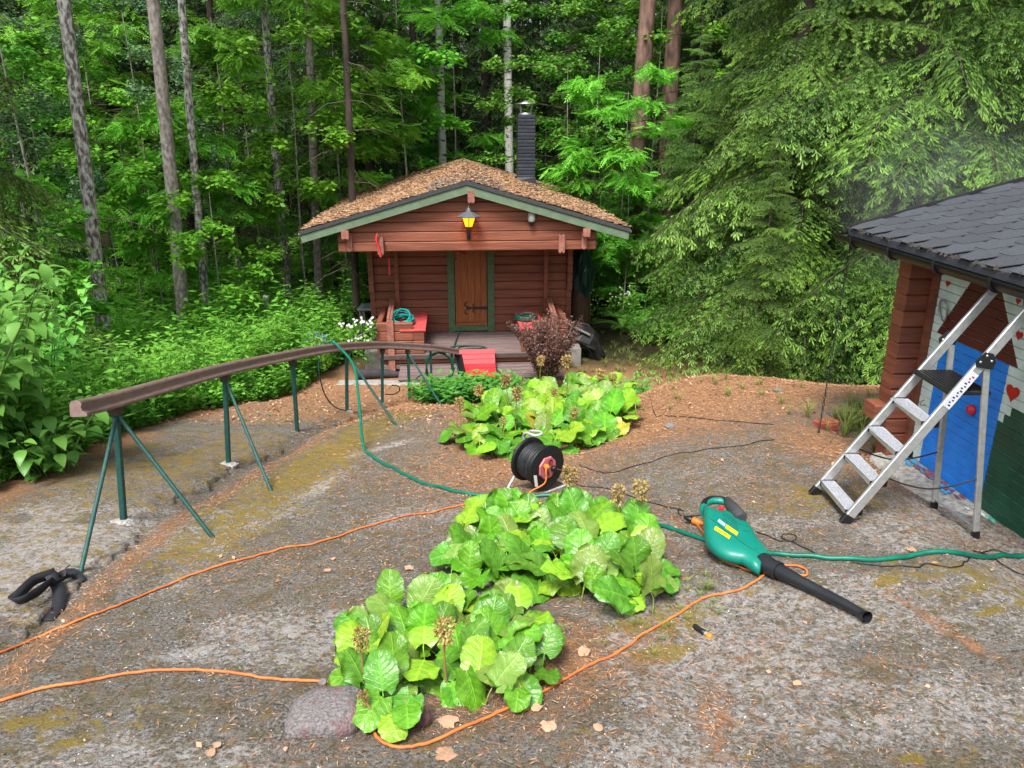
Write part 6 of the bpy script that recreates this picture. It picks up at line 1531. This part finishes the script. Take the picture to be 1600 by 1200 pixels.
def bergenia(label, poly_px, n, size, seed, weights, stalks, mind=.10, lift=.0):
    q = random.Random(seed); poly = [tuple(G(*p)[:2]) for p in poly_px]; xs = [p[0] for p in poly]; ys = [p[1] for p in poly]
    cx, cy_ = sum(xs)/len(xs), sum(ys)/len(ys)
    o = thing('bergenia_clump', label, 'plant', (cx, cy_, Hs(cx, cy_))); pts = []; tries = 0
    while len(pts) < n and tries < 40000:
        tries += 1; x = q.uniform(min(xs), max(xs)); y = q.uniform(min(ys), max(ys))
        if not inpoly(x, y, poly): continue
        if all((x-a)**2+(y-b)**2 > mind**2 for a, b in pts): pts.append((x, y))
    for i, (x, y) in enumerate(pts):
        s_ = size*q.uniform(.72, 1.18); dx, dy = x-cx, y-cy_; out = math.atan2(dy, dx)
        # distance to the rim decides how much the leaf leans outward
        az = out+q.gauss(0, 1.0) if q.random() < .5 else q.choice([-1, 1])*PI/2+q.gauss(0, .8)
        pitch = int(round((22+30*math.sin(az)+q.gauss(0, 16))/12)*12); ph = q.choice([.45, .6, .8])
        mi_ = q.choices(range(5), weights)[0]; k = q.randrange(16)
        me = bleaf(k, mi_, pitch, ph); lf = link('leaf', me, o)
        lf.location = (x-cx-math.cos(az)*.35*s_, y-cy_-math.sin(az)*.35*s_, Hs(x, y)-o.location.z); lf.rotation_euler = (q.gauss(0, .18), q.gauss(0, .12), az); lf.scale = (s_, s_*q.uniform(.9, 1.12), s_)
    M_stalk = mat('brownish green stalk', (.20, .20, .05), (.22, .10, .05), 20, .7); M_head = leafmat('dry flower heads', (.30, .17, .06), (.62, .50, .20), .8, .2, .2, 30)
    for (bx, by, tx, ty) in stalks:
        b = G(bx, by); t = at(tx, ty, b.y+.02); sm_ = MB(); lean = t-b
        P = catmull([b, b.lerp(t, .5)+Vector((q.uniform(-.012, .012), 0, 0)), t-Vector((0, 0, .03))], 5)
        hgt = lean.length; so_ = sm_.tube(P, list(np.linspace(.0075, .0045, len(P))), 6)
        for k in range(7):
            f = q.uniform(.72, 1); p = b.lerp(t, f); e = p+Vector((q.gauss(0, .022), q.gauss(0, .022), q.uniform(.015, .05)))*(hgt/.28); so_.tube([p, e], [.0022, .0015], 4)
        fs = sm_.build('flower_stalk', M_stalk, o)
        r = np.random.default_rng(int(bx*7+by)); nf = 150; g_ = VG(); s2 = min(.042, .030*hgt/.26)
        c = np.array([t.x, t.y, t.z-.01]); D_ = r.normal(0, 1, (nf, 3)); D_ = unit(D_)*r.uniform(.2, 1, (nf, 1))**.5*[s2, s2, s2*.8]; D_[:, 2] += np.where(r.random(nf) < .3, -s2*1.2, 0)
        A = unit(D_)+r.normal(0, .5, (nf, 3)); g_.kites(c+D_, A, r.normal(0, 1, (nf, 3)), .015*hgt/.26, .008*hgt/.26, r.random(nf), 0, .3, True)
        Wm = wmat(o).inverted(); Vv, Ff, Tt, Mm = g_.merged(); Vv = Vv-np.array(o.location)
        link('flower_head', arrmesh('flower_head', Vv, Ff, M_head, Tt, False, Mm), fs)
    return o
bergenia('bright green clump of large rounded leaves nearest the camera, in front', [(535, 1030), (600, 975), (700, 955), (800, 965), (850, 1010), (850, 1075), (800, 1105), (720, 1095), (660, 1100), (640, 1160), (600, 1150), (575, 1100), (540, 1075)], 118, .134, 1, (4, 3.5, 2, 2.2, 0),
         [(570, 1085, 563, 990), (700, 1085, 694, 975), (592, 1140, 567, 1082)], .052)
bergenia('wide green leaf clump in the middle, right of the orange cord', [(700, 905), (730, 850), (790, 825), (880, 820), (950, 840), (1010, 880), (1028, 930), (1005, 958), (930, 945), (860, 930), (770, 925)], 170, .165, 2, (4, 4, 2, 2, .15),
         [(888, 832, 890, 735), (968, 850, 966, 765), (998, 855, 1002, 757)], .066)
bergenia('yellowish green leaf clump furthest back, behind the cable reel', [(715, 700), (730, 665), (790, 640), (860, 628), (930, 622), (985, 640), (985, 668), (940, 695), (880, 712), (800, 722), (745, 712)], 270, .205, 3, (3, 3, 4, 2, .5),
         [(722, 680, 718, 625), (762, 665, 748, 605), (800, 665, 790, 590), (806, 690, 808, 610), (788, 700, 786, 655), (845, 622, 845, 560), (884, 640, 886, 560), (868, 655, 866, 610), (895, 690, 897, 640), (940, 640, 938, 580), (956, 645, 957, 587)], .085)

# ------------------------------------------------------------ other plants near the cabin
scatter('green_border_plants', 'row of fresh green leafy plants before the cabin step', [herb(140, .34, 10, .17, .33, 7, .45), herb(141, .30, 9, .16, .4, 7, .5)], region(34, lambda x, y: x > -9, -1.12, .1, 9.3, 9.95, 7), .8, 1.15, leafmat('border plant leaves', (.04, .22, .03), (.16, .46, .07), .45, .3, .4, 2), 7)
scatter('green_border_plants', 'small green plants right of the purple bush', [herb(140, .34, 9, .13, .33, 6, .45)], region(9, lambda x, y: x > -9, 1.0, 1.55, 9.0, 9.6, 8), .8, 1.1, MATS['border plant leaves'], 8)
M_barb = leafmat('purple barberry leaves', (.10, .045, .035), (.34, .19, .16), .55, .3, .3, 4); M_barb2 = leafmat('green barberry leaves', (.05, .07, .02), (.16, .20, .05), .55, .3, .3, 4)
r = np.random.default_rng(77); g_ = VG(); ns = 150
for s_ in range(ns):
    a = r.uniform(0, 2*PI); ln = r.uniform(.55, 1.1); tl = r.uniform(.03, .50)
    t = np.linspace(0, 1, 6); P = np.stack([math.cos(a)*(.08+tl*t**1.3*ln), math.sin(a)*(.08+tl*t**1.3*ln), ln*t*(1-.25*tl*t)], 1)
    for i in range(5): g_.kites(P[i:i+1], P[i+1:i+2]-P[i:i+1], np.array([[1., .2, 0]]), ln/5*1.2, .008, .3, 2, 0, True, .5)
    n = 60; tt = r.uniform(.08, 1, n)**.85; c = np.stack([np.interp(tt, t, P[:, k]) for k in range(3)], 1)+r.normal(0, .02, (n, 3)); A = r.normal(0, 1, (n, 3))+[0, 0, .4]
    low = tt < .45
    g_.kites(c[low], A[low], r.normal(0, 1, (low.sum(), 3)), .03, .02, r.random(low.sum()), 1 if s_ % 3 else 0, .2); up_ = ~low
    g_.kites(c[up_], A[up_], r.normal(0, 1, (up_.sum(), 3)), .036, .024, r.random(up_.sum()), 0, .2)
x = px_x(855, 560, 10.6); o = thing('barberry_bush', 'purplish red barberry bush in front of the right porch bench', 'bush', (x, 10.6, Hs(x, 10.6)+.05)); link('foliage', g_.mesh('foliage', [M_barb, M_barb2, M_twig]), o, 'stuff')
# white roses left of the cabin, tiny white flowers right of it, blue ones in the herbs
def flowers(name, label, spots_, r0, material, petals=5, leafy=None, cat='flowers', stemh=.4):
    g_ = VG(); r = np.random.default_rng(len(spots_)*13)
    for p in spots_:
        p = np.array(p); n = petals; a = np.arange(n)*2*PI/n; f = unit(np.array([r.normal(0, .4), -1, r.uniform(.2, 1.)])); s_ = unit(np.cross(f, [0, 0, 1.])); u = np.cross(s_, f)
        A = np.cos(a)[:, None]*s_+np.sin(a)[:, None]*u+f*.35; g_.kites(np.tile(p, (n, 1)), A, np.cross(A, f), r0*r.uniform(.8, 1.2), r0*.95, r.uniform(.4, 1, n), 0, .1)
        g_.kites(p[None]-[[0, 0, stemh]], np.array([[0, 0, 1.]]), np.array([[1., 0, 0]]), stemh, .008, .3, 1, 0, True)
        lf = 5; g_.kites(np.tile(p, (lf, 1))-np.stack([r.normal(0, .03, lf), r.normal(0, .03, lf), r.uniform(.05, stemh, lf)], 1), r.normal(0, 1, (lf, 3)), r.normal(0, 1, (lf, 3)), .08, .04, r.random(lf), 1, .1)
    o = link(name, g_.mesh(name, [material, M_herb])); tag(o, label, cat); return o
M_petal = leafmat('white petals', (.72, .72, .66), (.85, .85, .8), .5, .3, .3, 5); M_blue = leafmat('blue violet petals', (.12, .13, .45), (.25, .27, .65), .5, .3)
q = random.Random(4)
sp_ = []
for px_, py_ in ((533, 508), (541, 506), (547, 512), (558, 505), (562, 498), (570, 502), (577, 500), (582, 498), (575, 508), (552, 528), (560, 530), (568, 528), (578, 531), (545, 533), (580, 506), (566, 503), (538, 511), (555, 500)):
    for k in range(2): v_ = at(px_+q.uniform(-5, 5), py_+q.uniform(-3, 3), 11.4); sp_.append(tuple(v_))
flowers('white_flowers', 'cluster of white flowers at the left end of the porch', sp_, .024, M_petal)
sp_ = [tuple(at(q.uniform(898, 985), q.gauss(462, 9), q.uniform(14.0, 15))) for _ in range(34)]
flowers('white_flowers', 'scatter of tiny white flowers in the green right of the cabin', sp_, .02, M_petal, 4)
sp_ = [tuple(at(q.uniform(478, 512), q.gauss(527, 5), q.uniform(10.9, 11.6))) for _ in range(34)]
flowers('blue_flowers', 'small blue flowers in the herbs beyond the handrail', sp_, .014, M_blue, 4)
T_gr = [blades(150+i, 26, .16, .004) for i in range(2)]; M_grass = leafmat('grass blades', (.10, .20, .03), (.38, .42, .12), .6, .3, .2, 3)
def tuft(label, px_, py_, n, s_, spread, seed, name='grass_tuft', cat='grass'):
    g0 = G(px_, py_); r = np.random.default_rng(seed); xy = np.stack([g0.x+r.normal(0, spread, n), g0.y+r.normal(0, spread, n)], 1)
    scatter(name, label, T_gr, xy, s_*.4, s_*.9, M_grass, seed)
tuft('small green grass tuft below the leaf blower', 1103, 922, 6, .7, .02, 1); tuft('dry grass wisps in the moss right of the middle clump', 1070, 930, 22, .55, .14, 2)
tuft('pale thin grass beside the playhouse fern', 1338, 670, 24, 2.2, .16, 3); tuft('sparse grass on the litter beneath the big spruces', 1170, 605, 22, 1.3, .45, 4); tuft('thin grass right of the cabin', 985, 560, 90, 1.4, .8, 5)
tuft('dry grass below the front clump', 985, 985, 16, .5, .12, 6)
tuft('grass sprouting in the path gravel', 480, 640, 14, .8, .5, 7)

# ------------------------------------------------------------ litter on the rock
M_lit = leafmat('brown conifer needles', (.20, .085, .04), (.62, .36, .20), .85, 0, .1, 15)
M_lit2 = leafmat('dry leaf litter', (.22, .11, .065), (.58, .37, .24), .8, .1, .1, 9)
r = np.random.default_rng(9)
def litter_pts(n, x0, x1, y0, y1, bias):
    P = np.stack([r.uniform(x0, x1, n*4), y0+(y1-y0)*r.random(n*4)**1.3], 1); f = fields(P[:, 0], P[:, 1])[0]; f = f+.35*(fbm(P[:, 0]*3, P[:, 1]*3, 44)-.5)
    ok = r.random(n*4) < np.clip(f*1.6-bias, .02, 1); ok &= P[:, 0] > slab_edge(P[:, 1])-.1; ok &= ~((P[:, 1] > 11.2) & (P[:, 0] > -2.5) & (P[:, 0] < 2)); return P[ok][:n]
P = litter_pts(75000, -4, 4.2, 1.6, 10.5, .40); n = len(P); z = H(P[:, 0], P[:, 1])+.003; a = r.uniform(0, PI, n)
A = np.stack([np.cos(a), np.sin(a), r.normal(0, .12, n)], 1); S = np.stack([-np.sin(a), np.cos(a), r.normal(0, .5, n)], 1)
g_ = VG(); sc_ = .8+.10*P[:, 1]; g_.kites(np.column_stack([P, z]), A, S, r.uniform(.016, .036, n)*sc_, .0034*sc_, r.random(n)*.9, 0, .1, False, .5)
o = link('fallen_needles', g_.mesh('fallen_needles', M_lit)); tag(o, 'brown conifer needles strewn over the rock', None, None, 'stuff')
P = litter_pts(5200, -4, 4.0, 1.8, 10.5, .80); P2 = region(2000, lambda x, y: (x > slab_edge(y)*0-3.9) & (x < -.2) & (y > 7.6+.5*x*0), -4, -.3, 7.4, 11.1, 33); P = np.concatenate([P, P2]); n = len(P)
on = (P[:, 0] < slab_edge(P[:, 1])) & (P[:, 1] < 9.3); z = np.where(on, slab_top(P[:, 0], P[:, 1]), H(P[:, 0], P[:, 1]))+.006; a = r.uniform(0, 2*PI, n)
A = np.stack([np.cos(a), np.sin(a), r.normal(.1, .3, n)], 1); S = np.stack([-np.sin(a), np.cos(a), r.normal(0, .4, n)], 1); g_ = VG(); l_ = r.uniform(.012, .04, n)*(.7+.07*P[:, 1])
g_.kites(np.column_stack([P, z]), A, S, l_, l_*.6, r.random(n), 0, .25)
o = link('leaf_litter', g_.mesh('leaf_litter', M_lit2)); tag(o, 'small dry leaves and husks scattered on rock and path', None, None, 'stuff')
# pale lichen flakes and grit
P = np.stack([r.uniform(-2.6, 3.0, 16000), 1.7+4.5*r.random(16000)**1.2], 1); P = P[(P[:, 0] > slab_edge(P[:, 1])+.02)]; f = fbm(P[:, 0]*5, P[:, 1]*5, 61); P = P[f > .5]; n = len(P)
a = r.uniform(0, 2*PI, n); z = H(P[:, 0], P[:, 1])+.0015; g_ = VG(); l_ = r.uniform(.003, .009, n); A = np.stack([np.cos(a), np.sin(a), r.normal(0, .2, n)], 1); S = np.stack([-np.sin(a), np.cos(a), r.normal(0, .2, n)], 1)
g_.kites(np.column_stack([P, z]), A, S, l_, l_*.9, r.random(n), 0, .3)
o = link('grit', g_.mesh('grit', leafmat('lichen grit', (.16, .15, .145), (.55, .53, .50), .9, 0, .1, 30))); tag(o, 'pale grit and lichen flakes on the rock', None, None, 'stuff')
# single large dry leaves that can be picked out
def dryleaf(label, px_, py_, size, az, seed, col=0):
    g0 = G(px_, py_, 0); V, F, T = BL_T[seed % 16]; W = np.array(V)*size; W[:, 2] = W[:, 2]*.8+.02*size+.012; W[:, 0] -= .5*size
    me = arrmesh('dry_leaf', W, np.array(F), [M_lit2], np.array(T)*.5+.4, True); o = link('dry_leaf', me); o.location = g0; o.rotation_euler = (0, 0, az); tag(o, label, 'dry leaf')
for i, (lab, px_, py_, s_) in enumerate((('pale brown curled leaf in front of the front clump, right of the cord', 858, 1138, .07), ('long pale dry leaf below the front clump beside the cord', 700, 1178, .11), ('bleached leaf standing among the stems of the front clump', 697, 1128, .10), ('pale leaf at the right edge of the front clump', 838, 1110, .05),
    ('small orange brown leaf right of the lowest cord bend', 935, 1140, .045), ('brown leaf left of the middle clump', 640, 890, .06), ('small tan leaf on the rock above the upper cord', 512, 893, .05), ('tan leaf between cord and middle clump', 520, 875, .04), ('dry leaf right of the middle clump beside moss', 912, 1022, .07), ('small orange leaf beside the bottom edge', 330, 1180, .04), ('pale fallen leaf beyond the hose near the ladder', 1425, 862, .06), ('brown dry leaf at the left of the round stone', 340, 1168, .035), ('small pale leaf on the rock right of the blower tip', 1245, 1070, .04))):
    dryleaf(lab, px_, py_, s_*.75, i*1.3, i*5)

# ------------------------------------------------------------ thin smoke by the playhouse roof
me = MB().box((-1.3, -.9, -1.2), (1.3, .9, 1.2)).mesh('smoke', [])
vm = bpy.data.materials.new('thin smoke'); vm.use_nodes = True; nn = vm.node_tree; N = nn.nodes; N.clear(); pv = N.new('ShaderNodeVolumePrincipled'); ou = N.new('ShaderNodeOutputMaterial')
pv.inputs['Color'].default_value = (.8, .85, .9, 1); tc = N.new('ShaderNodeTexCoord'); nz = N.new('ShaderNodeTexNoise'); nz.inputs['Scale'].default_value = 1.6; nz.inputs['Detail'].default_value = 3; nz.inputs['Distortion'].default_value = .8
mp = N.new('ShaderNodeMapping'); mp.inputs['Scale'].default_value = (1/1.25, 1/.85, 1/1.15); gr = N.new('ShaderNodeTexGradient'); gr.gradient_type = 'SPHERICAL'
nn.links.new(tc.outputs['Object'], nz.inputs['Vector']); nn.links.new(tc.outputs['Object'], mp.inputs[0]); nn.links.new(mp.outputs[0], gr.inputs[0])
mu = N.new('ShaderNodeMath'); mu.operation = 'MULTIPLY'; nn.links.new(gr.outputs['Fac'], mu.inputs[0]); mr = N.new('ShaderNodeMapRange'); mr.inputs['From Min'].default_value = .38; mr.inputs['From Max'].default_value = .7; mr.inputs['To Max'].default_value = .30
nn.links.new(nz.outputs['Fac'], mr.inputs['Value']); nn.links.new(mr.outputs[0], mu.inputs[1]); nn.links.new(mu.outputs[0], pv.inputs['Density']); nn.links.new(pv.outputs[0], ou.inputs['Volume']); me.materials.append(vm)
o = link('smoke', me); o.location = at(1470, 300, 7.9); tag(o, 'faint white smoke drifting beside the playhouse roof', None, None, 'stuff')
